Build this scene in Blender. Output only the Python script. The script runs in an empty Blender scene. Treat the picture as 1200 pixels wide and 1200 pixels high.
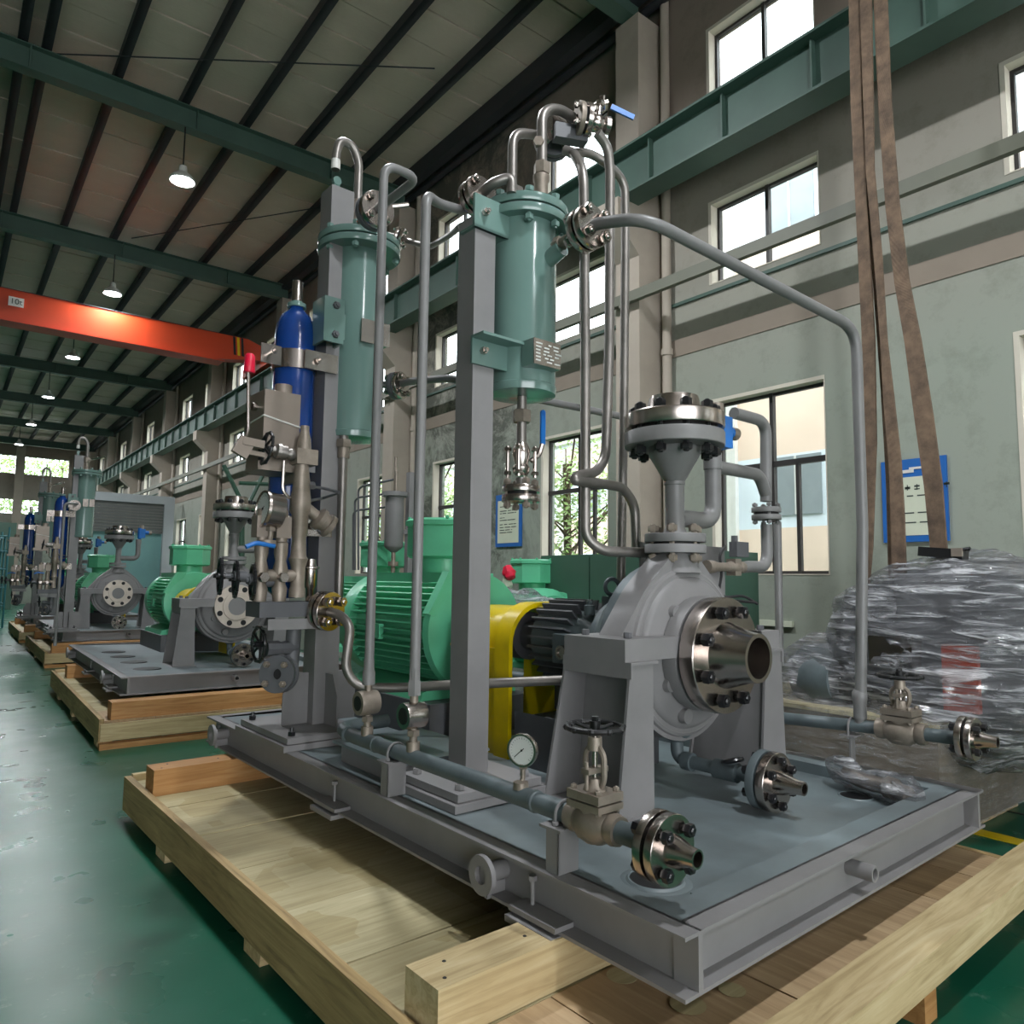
import bpy, bmesh, math, random
from math import pi, sin, cos, radians
from mathutils import Vector as V, Matrix as M, Euler, noise
random.seed(7)
C = bpy.context.scene
COL = C.collection

# ------------------------------------------------------------ camera
FOC, YAW, PIT, ROL = 853.0, radians(38.04), radians(5.34), radians(0.7)
ZF = 0.12                      # floor lies this far below the datum the scene was measured from
CAMP = V((0, 0, 1.65 + ZF))
fw = V((sin(YAW) * cos(PIT), cos(YAW) * cos(PIT), sin(PIT)))
rt = V((cos(YAW), -sin(YAW), 0))
up = rt.cross(fw)
rt, up = rt * cos(ROL) + up * sin(ROL), up * cos(ROL) - rt * sin(ROL)
cam = bpy.data.cameras.new('camera')
cam.lens = 36 * FOC / 1200
cam.sensor_width = 36
cam.clip_end = 300
camo = bpy.data.objects.new('camera', cam)
COL.objects.link(camo)
mm = M((rt, up, -fw)).transposed().to_4x4()
camo.matrix_world = M.Translation(CAMP) @ mm
C.camera = camo

# ------------------------------------------------------------ sky, exposure
w = bpy.data.worlds.new('overcast'); C.world = w; w.use_nodes = True
wn = w.node_tree; wn.nodes.clear()
bg = wn.nodes.new('ShaderNodeBackground'); wo = wn.nodes.new('ShaderNodeOutputWorld')
bg.inputs[0].default_value = (0.93, 0.965, 1.0, 1); bg.inputs[1].default_value = 7.0
wn.links.new(bg.outputs[0], wo.inputs[0])
C.view_settings.view_transform = 'Standard'
C.view_settings.look = 'None'
C.view_settings.exposure = 0.08
C.view_settings.gamma = 1.0
C.view_settings.use_curve_mapping = False
C.cycles.max_bounces = 6
C.cycles.diffuse_bounces = 4
C.cycles.glossy_bounces = 3
C.cycles.transparent_max_bounces = 12
C.cycles.sample_clamp_indirect = 6
C.cycles.use_denoising = True
C.cycles.caustics_reflective = False
C.cycles.caustics_refractive = False

HALL = M.Translation((0, 0, ZF))
SKID = HALL @ M.Rotation(radians(1.96), 4, 'Z')
FR = SKID
ORG = {}


def portal(loc, rot, sx, sy, name):
    l = bpy.data.lights.new(name, 'AREA'); l.shape = 'RECTANGLE'; l.size = sx; l.size_y = sy
    l.cycles.is_portal = True
    o = bpy.data.objects.new(name, l); COL.objects.link(o)
    o.location = loc; o.rotation_euler = rot
    return o


# the open gate behind the viewer lets the sky in
portal((-2.5, -9.0, 2.4), (radians(-90), 0, 0), 11, 4.6, 'gate_portal')


# ------------------------------------------------------------ materials
def nt(name):
    m = bpy.data.materials.new(name); m.use_nodes = True
    n = m.node_tree; n.nodes.clear()
    o = n.nodes.new('ShaderNodeOutputMaterial'); b = n.nodes.new('ShaderNodeBsdfPrincipled')
    n.links.new(b.outputs[0], o.inputs[0])
    return m, n, b, o


def srgb(c):
    if isinstance(c, str):
        c = tuple(int(c[i:i + 2], 16) / 255 for i in (0, 2, 4))
    return tuple(((x / 12.92) if x <= 0.04045 else ((x + 0.055) / 1.055) ** 2.4) for x in c)


def noise_node(n, scale, detail=4, rough=0.6, vec=None, dist=0):
    t = n.nodes.new('ShaderNodeTexNoise'); t.inputs['Scale'].default_value = scale
    t.inputs['Detail'].default_value = detail; t.inputs['Roughness'].default_value = rough
    t.inputs['Distortion'].default_value = dist
    if vec: n.links.new(vec, t.inputs['Vector'])
    return t


def coord(n, scale=(1, 1, 1), which='Object', rot=(0, 0, 0), rnd=False):
    tc = n.nodes.new('ShaderNodeTexCoord'); mp = n.nodes.new('ShaderNodeMapping')
    n.links.new(tc.outputs[which], mp.inputs[0]); mp.inputs['Scale'].default_value = scale
    mp.inputs['Rotation'].default_value = rot
    if rnd:
        oi = n.nodes.new('ShaderNodeObjectInfo'); mu = n.nodes.new('ShaderNodeMath'); mu.operation = 'MULTIPLY'
        mu.inputs[1].default_value = 37.0; n.links.new(oi.outputs['Random'], mu.inputs[0])
        n.links.new(mu.outputs[0], mp.inputs['Location'])
    return mp.outputs[0]


def ramp(n, fac, stops):
    r = n.nodes.new('ShaderNodeValToRGB'); e = r.color_ramp.elements
    while len(e) < len(stops): e.new(0.5)
    for i, (p, c) in enumerate(stops):
        e[i].position = p; e[i].color = (*c, 1) if len(c) == 3 else c
    n.links.new(fac, r.inputs[0]); return r.outputs[0]


def bump(n, b, h, strength=0.2, dist=0.01):
    x = n.nodes.new('ShaderNodeBump'); x.inputs['Strength'].default_value = strength
    x.inputs['Distance'].default_value = dist
    n.links.new(h, x.inputs['Height']); n.links.new(x.outputs[0], b.inputs['Normal'])


def sc3(c, k): return tuple(min(1, x * k) for x in c)


def paint(name, col, rough=0.5, var=0.12, scale=3.0, metal=0.0, bs=0.05, spec=0.5, alt=None, coat=0):
    m, n, b, o = nt(name); c = srgb(col)
    v = coord(n, which='Object'); t = noise_node(n, scale, 5, 0.6, v)
    a = srgb(alt) if alt else sc3(c, 1 + var)
    cc = ramp(n, t.outputs[0], [(0.3, sc3(c, 1 - var)), (0.7, a)])
    n.links.new(cc, b.inputs['Base Color'])
    b.inputs['Roughness'].default_value = rough; b.inputs['Metallic'].default_value = metal
    b.inputs['Specular IOR Level'].default_value = spec
    if coat: b.inputs['Coat Weight'].default_value = coat; b.inputs['Coat Roughness'].default_value = 0.12
    if bs:
        t2 = noise_node(n, 60, 3, 0.6, v); bump(n, b, t2.outputs[0], bs, 0.004)
    return m


MT = {}
MT['gray'] = paint('gray_primer_paint', '7d7b7b', 0.48, 0.1, 2.5)
MT['graydark'] = paint('dark_gray_paint', '57585b', 0.5, 0.12, 3)
MT['deck'] = paint('deck_paint', '676e6f', 0.42, 0.16, 1.6, alt='778488')
MT['over'] = paint('overspray_casting_paint', '565f62', 0.5, 0.2, 4, alt='616d70')
MT['teal'] = paint('teal_gloss_paint', '69857e', 0.2, 0.06, 2, coat=0.5, bs=0.02)
MT['steel'] = paint('machined_stainless', 'b9afa8', 0.24, 0.12, 9, metal=1, bs=0.03)
MT['tube'] = paint('pickled_stainless_pipe', '8a8580', 0.42, 0.16, 6, metal=0.75, bs=0.03)
MT['tubegray'] = paint('gray_painted_pipe', '777675', 0.4, 0.1, 4)
MT['cast'] = paint('cast_stainless_fitting', '93887c', 0.5, 0.18, 14, metal=0.55, bs=0.12)
MT['black'] = paint('black_oxide_bolt', '17171a', 0.3, 0.25, 12, spec=0.6)
MT['iron'] = paint('black_cast_handwheel', '141416', 0.45, 0.3, 20)
MT['green'] = paint('mint_green_motor_paint', '60bd92', 0.35, 0.08, 3)
MT['yellow'] = paint('yellow_guard_paint', 'd3b700', 0.35, 0.12, 4)
MT['blue'] = paint('blue_cylinder_paint', '12397c', 0.22, 0.1, 2, coat=0.5)
MT['bluecap'] = paint('blue_plastic', '1f6fc0', 0.4, 0.1, 5)
MT['red'] = paint('red_rubber_grip', 'd8143a', 0.4, 0.08, 6)
MT['orange'] = paint('orange_crane_paint', 'b83d19', 0.4, 0.1, 0.6)
MT['beam'] = paint('green_gray_steel_paint', '445c52', 0.55, 0.16, 1.0)
MT['purlin'] = paint('dark_purlin_steel', '303135', 0.6, 0.2, 1.0)
MT['cab'] = paint('dark_green_cabinet_paint', '3c5a4b', 0.45, 0.08, 2)
MT['cement'] = paint('painted_concrete_column', 'aba093', 0.85, 0.1, 1.5, bs=0.2)
MT['white'] = paint('white_enamel', 'd8d6d0', 0.4, 0.06, 6)
MT['winframe'] = paint('dark_window_frame', '33302f', 0.5, 0.1, 3)
MT['reveal'] = paint('window_reveal_plaster', 'cfc7b8', 0.8, 0.05, 3)
MT['rubber'] = paint('black_rubber', '1b1b1c', 0.6, 0.2, 8)
MT['gasket'] = paint('dark_gasket', '202020', 0.7, 0.2, 8)
MT['boxpanel'] = paint('beige_steel_box', '8f8378', 0.4, 0.08, 5, metal=0.35)
MT['dial'] = paint('gauge_dial', 'c9ccc8', 0.3, 0.05, 8)
MT['paper'] = paint('notice_paper', 'cdd2bd', 0.7, 0.05, 3)
MT['noticeblue'] = paint('notice_blue', '1f62ad', 0.5, 0.05, 3)
MT['ink'] = paint('notice_ink', '3b4440', 0.8, 0.1, 3)
MT['turq'] = paint('turquoise_panel', '6f9a98', 0.6, 0.1, 0.8)
MT['portalgray'] = paint('light_gray_frame', '9aa0a2', 0.6, 0.06, 1)
MT['slat'] = paint('gray_shutter_slat', '5f625f', 0.5, 0.1, 2)
MT['rack'] = paint('teal_rack_steel', '2d6a70', 0.5, 0.1, 2)
MT['cratewood'] = paint('dark_wrapped_wood', '5e5241', 0.5, 0.25, 5)
MT['face'] = paint('bright_flange_face', 'cdc0b4', 0.45, 0.08, 8, metal=0.45)
MT['trunk'] = paint('olive_grey_trunking', '6e6f62', 0.55, 0.1, 2)
MT['band'] = paint('brown_wall_band', '8c8073', 0.85, 0.08, 1.5)
MT['sling'] = None


def wood_mat(name, c1, c2, c3, ax='Y', knots=True, patch=False):
    m, n, b, o = nt(name)
    s = {'X': (0.6, 9, 9), 'Y': (9, 0.6, 9), 'Z': (9, 9, 0.6)}[ax]
    v = coord(n, s, rnd=True); t = noise_node(n, 2.2, 6, 0.62, v, 1.2)
    cc = ramp(n, t.outputs[0], [(0.28, srgb(c1)), (0.5, srgb(c2)), (0.75, srgb(c3))])
    v2 = coord(n, (1, 1, 1), rnd=True); t2 = noise_node(n, 1.3, 4, 0.6, v2)
    mix = n.nodes.new('ShaderNodeMixRGB'); mix.blend_type = 'MULTIPLY'; mix.inputs[0].default_value = 0.55
    n.links.new(cc, mix.inputs[1])
    n.links.new(ramp(n, t2.outputs[0], [(0.3, (0.62, 0.58, 0.5)), (0.65, (1, 1, 1))]), mix.inputs[2])
    vo = n.nodes.new('ShaderNodeTexVoronoi'); vo.inputs['Scale'].default_value = 2.6
    n.links.new(coord(n, (1, 1, 1), rnd=True), vo.inputs['Vector'])
    k = ramp(n, vo.outputs['Distance'], [(0.02, (0.3, 0.17, 0.08)), (0.07, (1, 1, 1))])
    m2 = n.nodes.new('ShaderNodeMixRGB'); m2.blend_type = 'MULTIPLY'; m2.inputs[0].default_value = 0.7 if knots else 0
    n.links.new(mix.outputs[0], m2.inputs[1]); n.links.new(k, m2.inputs[2])
    oi = n.nodes.new('ShaderNodeObjectInfo')
    m3 = n.nodes.new('ShaderNodeMixRGB'); m3.blend_type = 'MULTIPLY'; m3.inputs[0].default_value = 1
    n.links.new(m2.outputs[0], m3.inputs[1])
    n.links.new(ramp(n, oi.outputs['Random'], [(0, (0.82, 0.78, 0.7)), (1, (1, 1, 1))]), m3.inputs[2])
    outp = m3.outputs[0]
    if patch:
        v3 = n.nodes.new('ShaderNodeTexVoronoi'); v3.distance = 'CHEBYCHEV'; v3.inputs['Scale'].default_value = 3.4; n.links.new(coord(n, (1, 0.8, 0.01)), v3.inputs['Vector'])
        sp_ = n.nodes.new('ShaderNodeSeparateXYZ'); n.links.new(v3.outputs['Color'], sp_.inputs[0])
        m4 = n.nodes.new('ShaderNodeMixRGB'); m4.blend_type = 'MULTIPLY'; m4.inputs[0].default_value = 1; n.links.new(outp, m4.inputs[1])
        n.links.new(ramp(n, sp_.outputs[0], [(0, (0.84, 0.8, 0.7)), (0.5, (0.95, 0.95, 0.93)), (1, (1, 1, 1))]), m4.inputs[2]); outp = m4.outputs[0]
    n.links.new(outp, b.inputs['Base Color']); b.inputs['Roughness'].default_value = 0.68
    bump(n, b, t.outputs[0], 0.25, 0.004)
    return m


MT['woodx'] = wood_mat('pine_grain_across', 'a8936a', 'c6b288', 'd8c9a2', 'X')
MT['woody'] = wood_mat('pine_grain_along', '7d6a47', 'a88f62', 'c2aa7a', 'Y')
MT['ply'] = wood_mat('plywood_sheet', 'aca381', 'c2b894', 'd2cba9', 'X', patch=True)
MT['ply2'] = wood_mat('worn_plywood_sheet', 'a58c6b', 'b99e7b', 'cbb38f', 'Y')
MT['woodorange'] = wood_mat('orange_pine', '9c6e3e', 'bb8a54', 'cfa572', 'X')

# floor: glossy green epoxy with dust
m, n, b, o = nt('green_epoxy_floor')
v = coord(n, which='Object'); t = noise_node(n, 0.5, 6, 0.65, v); t2 = noise_node(n, 7, 5, 0.7, v); t3 = noise_node(n, 2.1, 3, 0.5, v)
cc = ramp(n, t.outputs[0], [(0.3, srgb('124936')), (0.6, srgb('1a5743')), (0.85, srgb('346b57'))])
mx = n.nodes.new('ShaderNodeMixRGB'); n.links.new(cc, mx.inputs[1]); mx.inputs[2].default_value = (*srgb('6f8a7c'), 1)
n.links.new(ramp(n, t2.outputs[0], [(0.6, (0, 0, 0)), (0.78, (0.5, 0.5, 0.5))]), mx.inputs[0])
n.links.new(mx.outputs[0], b.inputs['Base Color'])
n.links.new(ramp(n, t3.outputs[0], [(0.3, (0.26,) * 3), (0.75, (0.34,) * 3)]), b.inputs['Roughness'])
b.inputs['Specular IOR Level'].default_value = 0.16
bump(n, b, t2.outputs[0], 0.04, 0.01)
MT['floor'] = m

# walls: beige above, pale green below, mildew
m, n, b, o = nt('two_tone_wall_plaster')
g = n.nodes.new('ShaderNodeNewGeometry'); sx = n.nodes.new('ShaderNodeSeparateXYZ'); n.links.new(g.outputs['Position'], sx.inputs[0])
nz = noise_node(n, 0.45, 5, 0.6, coord(n, which='Object')); nz2 = noise_node(n, 2.5, 6, 0.75, coord(n, which='Object'))
ad = n.nodes.new('ShaderNodeMath'); ad.operation = 'MULTIPLY_ADD'; ad.inputs[1].default_value = 0.9
n.links.new(nz.outputs[0], ad.inputs[0]); n.links.new(sx.outputs['Z'], ad.inputs[2])
mr = n.nodes.new('ShaderNodeMapRange'); mr.inputs[1].default_value = 4.2; mr.inputs[2].default_value = 8.2
n.links.new(ad.outputs[0], mr.inputs[0])
cc = ramp(n, mr.outputs[0], [(0.0, srgb('969c90')), (0.45, srgb('99958a')), (1.0, srgb('8c7f73'))])
mx = n.nodes.new('ShaderNodeMixRGB'); mx.blend_type = 'MULTIPLY'; mx.inputs[0].default_value = 0.7
n.links.new(cc, mx.inputs[1]); n.links.new(ramp(n, nz2.outputs[0], [(0.28, (0.68, 0.7, 0.66)), (0.5, (1, 1, 1))]), mx.inputs[2])
nz3 = noise_node(n, 1.1, 7, 0.8, coord(n, which='Object'), 0.6)
my = n.nodes.new('ShaderNodeMath'); my.operation = 'SUBTRACT'; my.inputs[1].default_value = 10.6; n.links.new(sx.outputs['Y'], my.inputs[0])
ma = n.nodes.new('ShaderNodeMath'); ma.operation = 'ABSOLUTE'; n.links.new(my.outputs[0], ma.inputs[0])
mk = n.nodes.new('ShaderNodeMapRange'); mk.inputs[1].default_value = 2.6; mk.inputs[2].default_value = 1.2; n.links.new(ma.outputs[0], mk.inputs[0])
ml = n.nodes.new('ShaderNodeMath'); ml.operation = 'MULTIPLY'; n.links.new(mk.outputs[0], ml.inputs[0])
n.links.new(ramp(n, nz3.outputs[0], [(0.44, (0, 0, 0)), (0.56, (0.85, 0.85, 0.85))]), ml.inputs[1])
mx2 = n.nodes.new('ShaderNodeMixRGB'); n.links.new(ml.outputs[0], mx2.inputs[0]); n.links.new(mx.outputs[0], mx2.inputs[1]); mx2.inputs[2].default_value = (*srgb('4c4e46'), 1)
n.links.new(mx2.outputs[0], b.inputs['Base Color']); b.inputs['Roughness'].default_value = 0.85
bump(n, b, nz2.outputs[0], 0.15, 0.01)
MT['wall'] = m

# ceiling sheet: fine corrugation across
m, n, b, o = nt('corrugated_roof_sheet')
wv = n.nodes.new('ShaderNodeTexWave'); wv.bands_direction = 'Y'; wv.inputs['Scale'].default_value = 5.5
n.links.new(coord(n, which='Object'), wv.inputs['Vector'])
tt = noise_node(n, 0.7, 5, 0.6, coord(n, which='Object'))
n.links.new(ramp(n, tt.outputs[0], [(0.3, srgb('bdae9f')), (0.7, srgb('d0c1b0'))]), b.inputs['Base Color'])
b.inputs['Roughness'].default_value = 0.5; bump(n, b, wv.outputs[0], 0.2, 0.012)
MT['roof'] = m

# glass
m, n, b, o = nt('window_glass'); n.nodes.remove(b)
tr = n.nodes.new('ShaderNodeBsdfTransparent'); gl = n.nodes.new('ShaderNodeBsdfGlossy'); ms = n.nodes.new('ShaderNodeMixShader')
tr.inputs[0].default_value = (0.93, 0.97, 0.97, 1); gl.inputs['Roughness'].default_value = 0.03; ms.inputs[0].default_value = 0.05
n.links.new(tr.outputs[0], ms.inputs[1]); n.links.new(gl.outputs[0], ms.inputs[2]); n.links.new(ms.outputs[0], o.inputs[0])
MT['glass'] = m

# stretch film: part clear, part milky, glossy streaks
m, n, b, o = nt('stretch_film')
v = coord(n, (1.0, 1.0, 8), rot=(0.35, 0.15, 0)); t = noise_node(n, 2.6, 5, 0.6, v, 0.9)
v2 = coord(n, (1, 1, 1)); t2 = noise_node(n, 2.0, 3, 0.6, v2)
n.links.new(ramp(n, t.outputs[0], [(0.36, srgb('606165')), (0.52, srgb('8d8e92')), (0.66, srgb('e4e4e8'))]), b.inputs['Base Color'])
b.inputs['Roughness'].default_value = 0.14; b.inputs['Specular IOR Level'].default_value = 1.0
bump(n, b, t.outputs[0], 1.0, 0.12)
tr = n.nodes.new('ShaderNodeBsdfTransparent'); ms = n.nodes.new('ShaderNodeMixShader')
n.links.new(ramp(n, t.outputs[0], [(0.36, (0.3,) * 3), (0.62, (0.8,) * 3)]), ms.inputs[0])
n.links.new(tr.outputs[0], ms.inputs[1]); n.links.new(b.outputs[0], ms.inputs[2]); n.links.new(ms.outputs[0], o.inputs[0])
MT['film'] = m
m, n, b, o = nt('clear_film')
t = noise_node(n, 5, 7, 0.7, coord(n, (1.0, 1.0, 6)), 1.0)
b.inputs['Base Color'].default_value = (.55, .55, .55, 1); b.inputs['Roughness'].default_value = 0.12; bump(n, b, t.outputs[0], 1.0, 0.05)
tr = n.nodes.new('ShaderNodeBsdfTransparent'); ms = n.nodes.new('ShaderNodeMixShader')
n.links.new(ramp(n, t.outputs[0], [(0.4, (0.12,) * 3), (0.65, (0.45,) * 3)]), ms.inputs[0])
n.links.new(tr.outputs[0], ms.inputs[1]); n.links.new(b.outputs[0], ms.inputs[2]); n.links.new(ms.outputs[0], o.inputs[0])
MT['clearfilm'] = m

# webbing sling
m, n, b, o = nt('brown_webbing')
wv = n.nodes.new('ShaderNodeTexWave'); wv.bands_direction = 'X'; wv.inputs['Scale'].default_value = 28
n.links.new(coord(n, (1, 1, 1), 'Generated'), wv.inputs['Vector'])
tt = noise_node(n, 5, 5, 0.7, coord(n))
n.links.new(ramp(n, tt.outputs[0], [(0.3, srgb('4a3d33')), (0.7, srgb('856d58'))]), b.inputs['Base Color'])
b.inputs['Roughness'].default_value = 0.85; bump(n, b, wv.outputs[0], 0.3, 0.004)
MT['sling'] = m


def emit(name, col, s):
    m, n, b, o = nt(name); n.nodes.remove(b); e = n.nodes.new('ShaderNodeEmission')
    e.inputs[0].default_value = (*col, 1); e.inputs[1].default_value = s; n.links.new(e.outputs[0], o.inputs[0]); return m


MT['lamp'] = emit('lamp_glow', (0.9, 0.95, 1.0), 30)
MT['leaf'] = paint('tree_leaves', '6f9a4a', 0.6, 0.35, 4, alt='a8c070')
MT['bark'] = paint('tree_bark', '5b4a3a', 0.9, 0.2, 6)
MT['peach'] = paint('peach_facade', 'ecd3bf', 0.85, 0.05, 1)
MT['palefac'] = paint('pale_blue_facade', 'dfe8ef', 0.85, 0.05, 1)
MT['facwin'] = paint('facade_window_glass', '8b9396', 0.5, 0.1, 2)
MT['asphalt'] = paint('outside_ground', '8a8a84', 0.9, 0.1, 1)


# ------------------------------------------------------------ mesh builder
class MB:
    def __init__(s): s.v = []; s.f = []

    def add(s, vs, fs):
        k = len(s.v); s.v += [V(x) for x in vs]; s.f += [tuple(i + k for i in f) for f in fs]; return s

    def box(s, x0, y0, z0, x1, y1, z1):
        return s.add([(x0, y0, z0), (x1, y0, z0), (x1, y1, z0), (x0, y1, z0), (x0, y0, z1), (x1, y0, z1), (x1, y1, z1), (x0, y1, z1)],
                     [(0, 3, 2, 1), (4, 5, 6, 7), (0, 1, 5, 4), (1, 2, 6, 5), (2, 3, 7, 6), (3, 0, 4, 7)])

    def boxd(s, c, d, wv, size):
        """box centred on c; long axis d, width axis near wv; size = (len, width, height)"""
        d = V(d).normalized(); h = d.cross(V(wv)).normalized(); wv = h.cross(d); c = V(c)
        a, e, g = d * size[0] / 2, wv * size[1] / 2, h * size[2] / 2
        vs = [c - a - e - g, c + a - e - g, c + a + e - g, c - a + e - g, c - a - e + g, c + a - e + g, c + a + e + g, c - a + e + g]
        return s.add(vs, [(0, 3, 2, 1), (4, 5, 6, 7), (0, 1, 5, 4), (1, 2, 6, 5), (2, 3, 7, 6), (3, 0, 4, 7)])

    def prism(s, poly, vec):
        n = len(poly); vec = V(vec); a = [V(p) for p in poly]; b = [p + vec for p in a]
        fs = [tuple(range(n - 1, -1, -1)), tuple(range(n, 2 * n))]
        fs += [(i, (i + 1) % n, (i + 1) % n + n, i + n) for i in range(n)]
        return s.add(a + b, fs)

    def lathe(s, o, ax, prof, n=20, cap=True, ph=0.0):
        o = V(o); ax = V(ax).normalized(); q = ax.to_track_quat('Z', 'Y'); e1 = q @ V((1, 0, 0)); e2 = q @ V((0, 1, 0))
        vs = []; fs = []
        for t, r in prof:
            for i in range(n):
                a = 2 * pi * i / n + ph; vs.append(o + ax * t + (e1 * cos(a) + e2 * sin(a)) * max(r, 1e-4))
        for j in range(len(prof) - 1):
            for i in range(n):
                k = (i + 1) % n; fs.append((j * n + i, j * n + k, (j + 1) * n + k, (j + 1) * n + i))
        if cap:
            fs.append(tuple(range(n - 1, -1, -1))); fs.append(tuple((len(prof) - 1) * n + i for i in range(n)))
        return s.add(vs, fs)

    def cyl(s, a, b, r, n=12, r2=None):
        a, b = V(a), V(b); return s.lathe(a, b - a, [(0, r), ((b - a).length, r if r2 is None else r2)], n)

    def hexn(s, c, ax, r, h):
        return s.lathe(V(c) - V(ax).normalized() * h / 2, ax, [(0, r * .93), (h * .12, r), (h * .88, r), (h, r * .93)], 6)

    def tube(s, pts, r, fil=None, n=12):
        pts = [V(p) for p in pts]; path = [pts[0]]
        for i in range(1, len(pts) - 1):
            p = pts[i]; a = (pts[i - 1] - p); b = (pts[i + 1] - p)
            f = (fil if fil is not None else r * 3); f = min(f, a.length * .48, b.length * .48)
            an = a.normalized().angle(b.normalized())
            if an > 3.0: path.append(p); continue
            A = p + a.normalized() * f; B = p + b.normalized() * f
            K = 6
            for k in range(K + 1):
                t = k / K; path.append(A * (1 - t) ** 2 + p * 2 * t * (1 - t) + B * t * t)
        path.append(pts[-1])
        path = [p for i, p in enumerate(path) if i == 0 or (p - path[i - 1]).length > 1e-4]
        tg = [(path[min(i + 1, len(path) - 1)] - path[max(i - 1, 0)]).normalized() for i in range(len(path))]
        nrm = tg[0].orthogonal().normalized(); vs = []; fs = []
        for i, p in enumerate(path):
            if i:
                q = tg[i - 1].rotation_difference(tg[i]); nrm = (q @ nrm); nrm = (nrm - tg[i] * nrm.dot(tg[i])).normalized()
            bn = tg[i].cross(nrm)
            for k in range(n):
                a = 2 * pi * k / n; vs.append(p + (nrm * cos(a) + bn * sin(a)) * r)
        for j in range(len(path) - 1):
            for i in range(n):
                k = (i + 1) % n; fs.append((j * n + i, j * n + k, (j + 1) * n + k, (j + 1) * n + i))
        fs.append(tuple(range(n - 1, -1, -1))); fs.append(tuple((len(path) - 1) * n + i for i in range(n)))
        return s.add(vs, fs)

    def ring(s, c, ax, R, r, n=24, m=8):
        c = V(c); ax = V(ax).normalized(); q = ax.to_track_quat('Z', 'Y'); e1 = q @ V((1, 0, 0)); e2 = q @ V((0, 1, 0)); vs = []; fs = []
        for i in range(n):
            a = 2 * pi * i / n; d = e1 * cos(a) + e2 * sin(a)
            for k in range(m):
                b = 2 * pi * k / m; vs.append(c + d * (R + r * cos(b)) + ax * r * sin(b))
        for i in range(n):
            for k in range(m):
                fs.append((i * m + k, ((i + 1) % n) * m + k, ((i + 1) % n) * m + (k + 1) % m, i * m + (k + 1) % m))
        return s.add(vs, fs)

    def annulus(s, o, ax, r0, r1, t, n=28):
        """flat washer of thickness t from o along ax"""
        return s.lathe(o, ax, [(0, r0), (0, r1), (t, r1), (t, r0), (0, r0)], n, cap=False)

    def mesh(s, name, org=(0, 0, 0)):
        me = bpy.data.meshes.new(name); org = V(org)
        me.from_pydata([tuple(p - org) for p in s.v], [], s.f); me.validate(clean_customdata=False)
        bm = bmesh.new(); bm.from_mesh(me); bmesh.ops.recalc_face_normals(bm, faces=bm.faces); bm.to_mesh(me); bm.free()
        for p in me.polygons: p.use_smooth = True
        me.set_sharp_from_angle(angle=radians(38)); return me

    def part(s, name, mat, par):
        """link as a child of par (coordinates in the current frame)"""
        me = s.mesh(name, ORG[par.name]); me.materials.append(MT[mat] if isinstance(mat, str) else mat)
        o = bpy.data.objects.new(name, me); COL.objects.link(o); o.parent = par; ORG[o.name] = ORG[par.name]
        return o

    def solo(s, name, mat, label=None, cat=None, group=None, kind=None, org=None):
        xs = [p.x for p in s.v]; ys = [p.y for p in s.v]; zs = [p.z for p in s.v]
        org = V(org) if org is not None else V(((min(xs) + max(xs)) / 2, (min(ys) + max(ys)) / 2, min(zs)))
        me = s.mesh(name, org); me.materials.append(MT[mat] if isinstance(mat, str) else mat)
        o = bpy.data.objects.new(name, me); COL.objects.link(o); o.matrix_world = FR @ M.Translation(org); ORG[o.name] = org
        return tag(o, label, cat, group, kind)


def tag(o, label=None, cat=None, group=None, kind=None):
    if label: o['label'] = label
    if cat: o['category'] = cat
    if group: o['group'] = group
    if kind: o['kind'] = kind
    return o


def thing(name, label, cat, loc, group=None, kind=None):
    o = bpy.data.objects.new(name, None); COL.objects.link(o); o.empty_display_size = .1
    o.matrix_world = FR @ M.Translation(V(loc)); ORG[o.name] = V(loc)
    return tag(o, label, cat, group, kind)


def inst(name, me, par, mat4):
    o = bpy.data.objects.new(name, me); COL.objects.link(o); o.parent = par
    o.matrix_basis = M.Translation(-ORG[par.name]) @ mat4; ORG[o.name] = ORG[par.name]; return o


def at(px, py, **k):
    """the point of the current frame seen at a pixel of the photograph on the plane x=, y= or z= (frame coordinates)"""
    d = fw + rt * ((px - 600) / FOC) - up * ((py - 600) / FOC)
    I = FR.inverted(); c = I @ CAMP; d = I.to_3x3() @ d
    ax, v = list(k.items())[0]; i = 'xyz'.index(ax); t = (v - c[i]) / d[i]
    return c + d * t


def clone(root, old, new, label, group=None, skip=()):
    r = root.copy(); COL.objects.link(r); r.matrix_world = new @ old.inverted() @ root.matrix_world
    r['label'] = label
    if group: r['group'] = group
    elif 'group' in r: del r['group']

    def rec(a, b):
        for ch in list(a.children):
            if ch.name.split('.')[0] in skip: continue
            c = ch.copy(); COL.objects.link(c); c.parent = b; rec(ch, c)
    bpy.context.view_layer.update()
    rec(root, r)
    return r


_bm = {}


def bolt_mesh(r, L, nr, head=True, n=8):
    k = (round(r, 4), round(L, 4), round(nr, 4))
    if k not in _bm:
        b = MB(); b.lathe((0, 0, -L / 2), (0, 0, 1), [(0, r * .7), (r * .3, r), (L - r * .3, r), (L, r * .7)], n)
        h = nr * 1.1
        b.hexn((0, 0, -L / 2 + h * .5 + r * .6), (0, 0, 1), nr, h); b.hexn((0, 0, L / 2 - h * .5 - r * .6), (0, 0, 1), nr, h)
        _bm[k] = b
    return _bm[k]


_bc = {}


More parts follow.
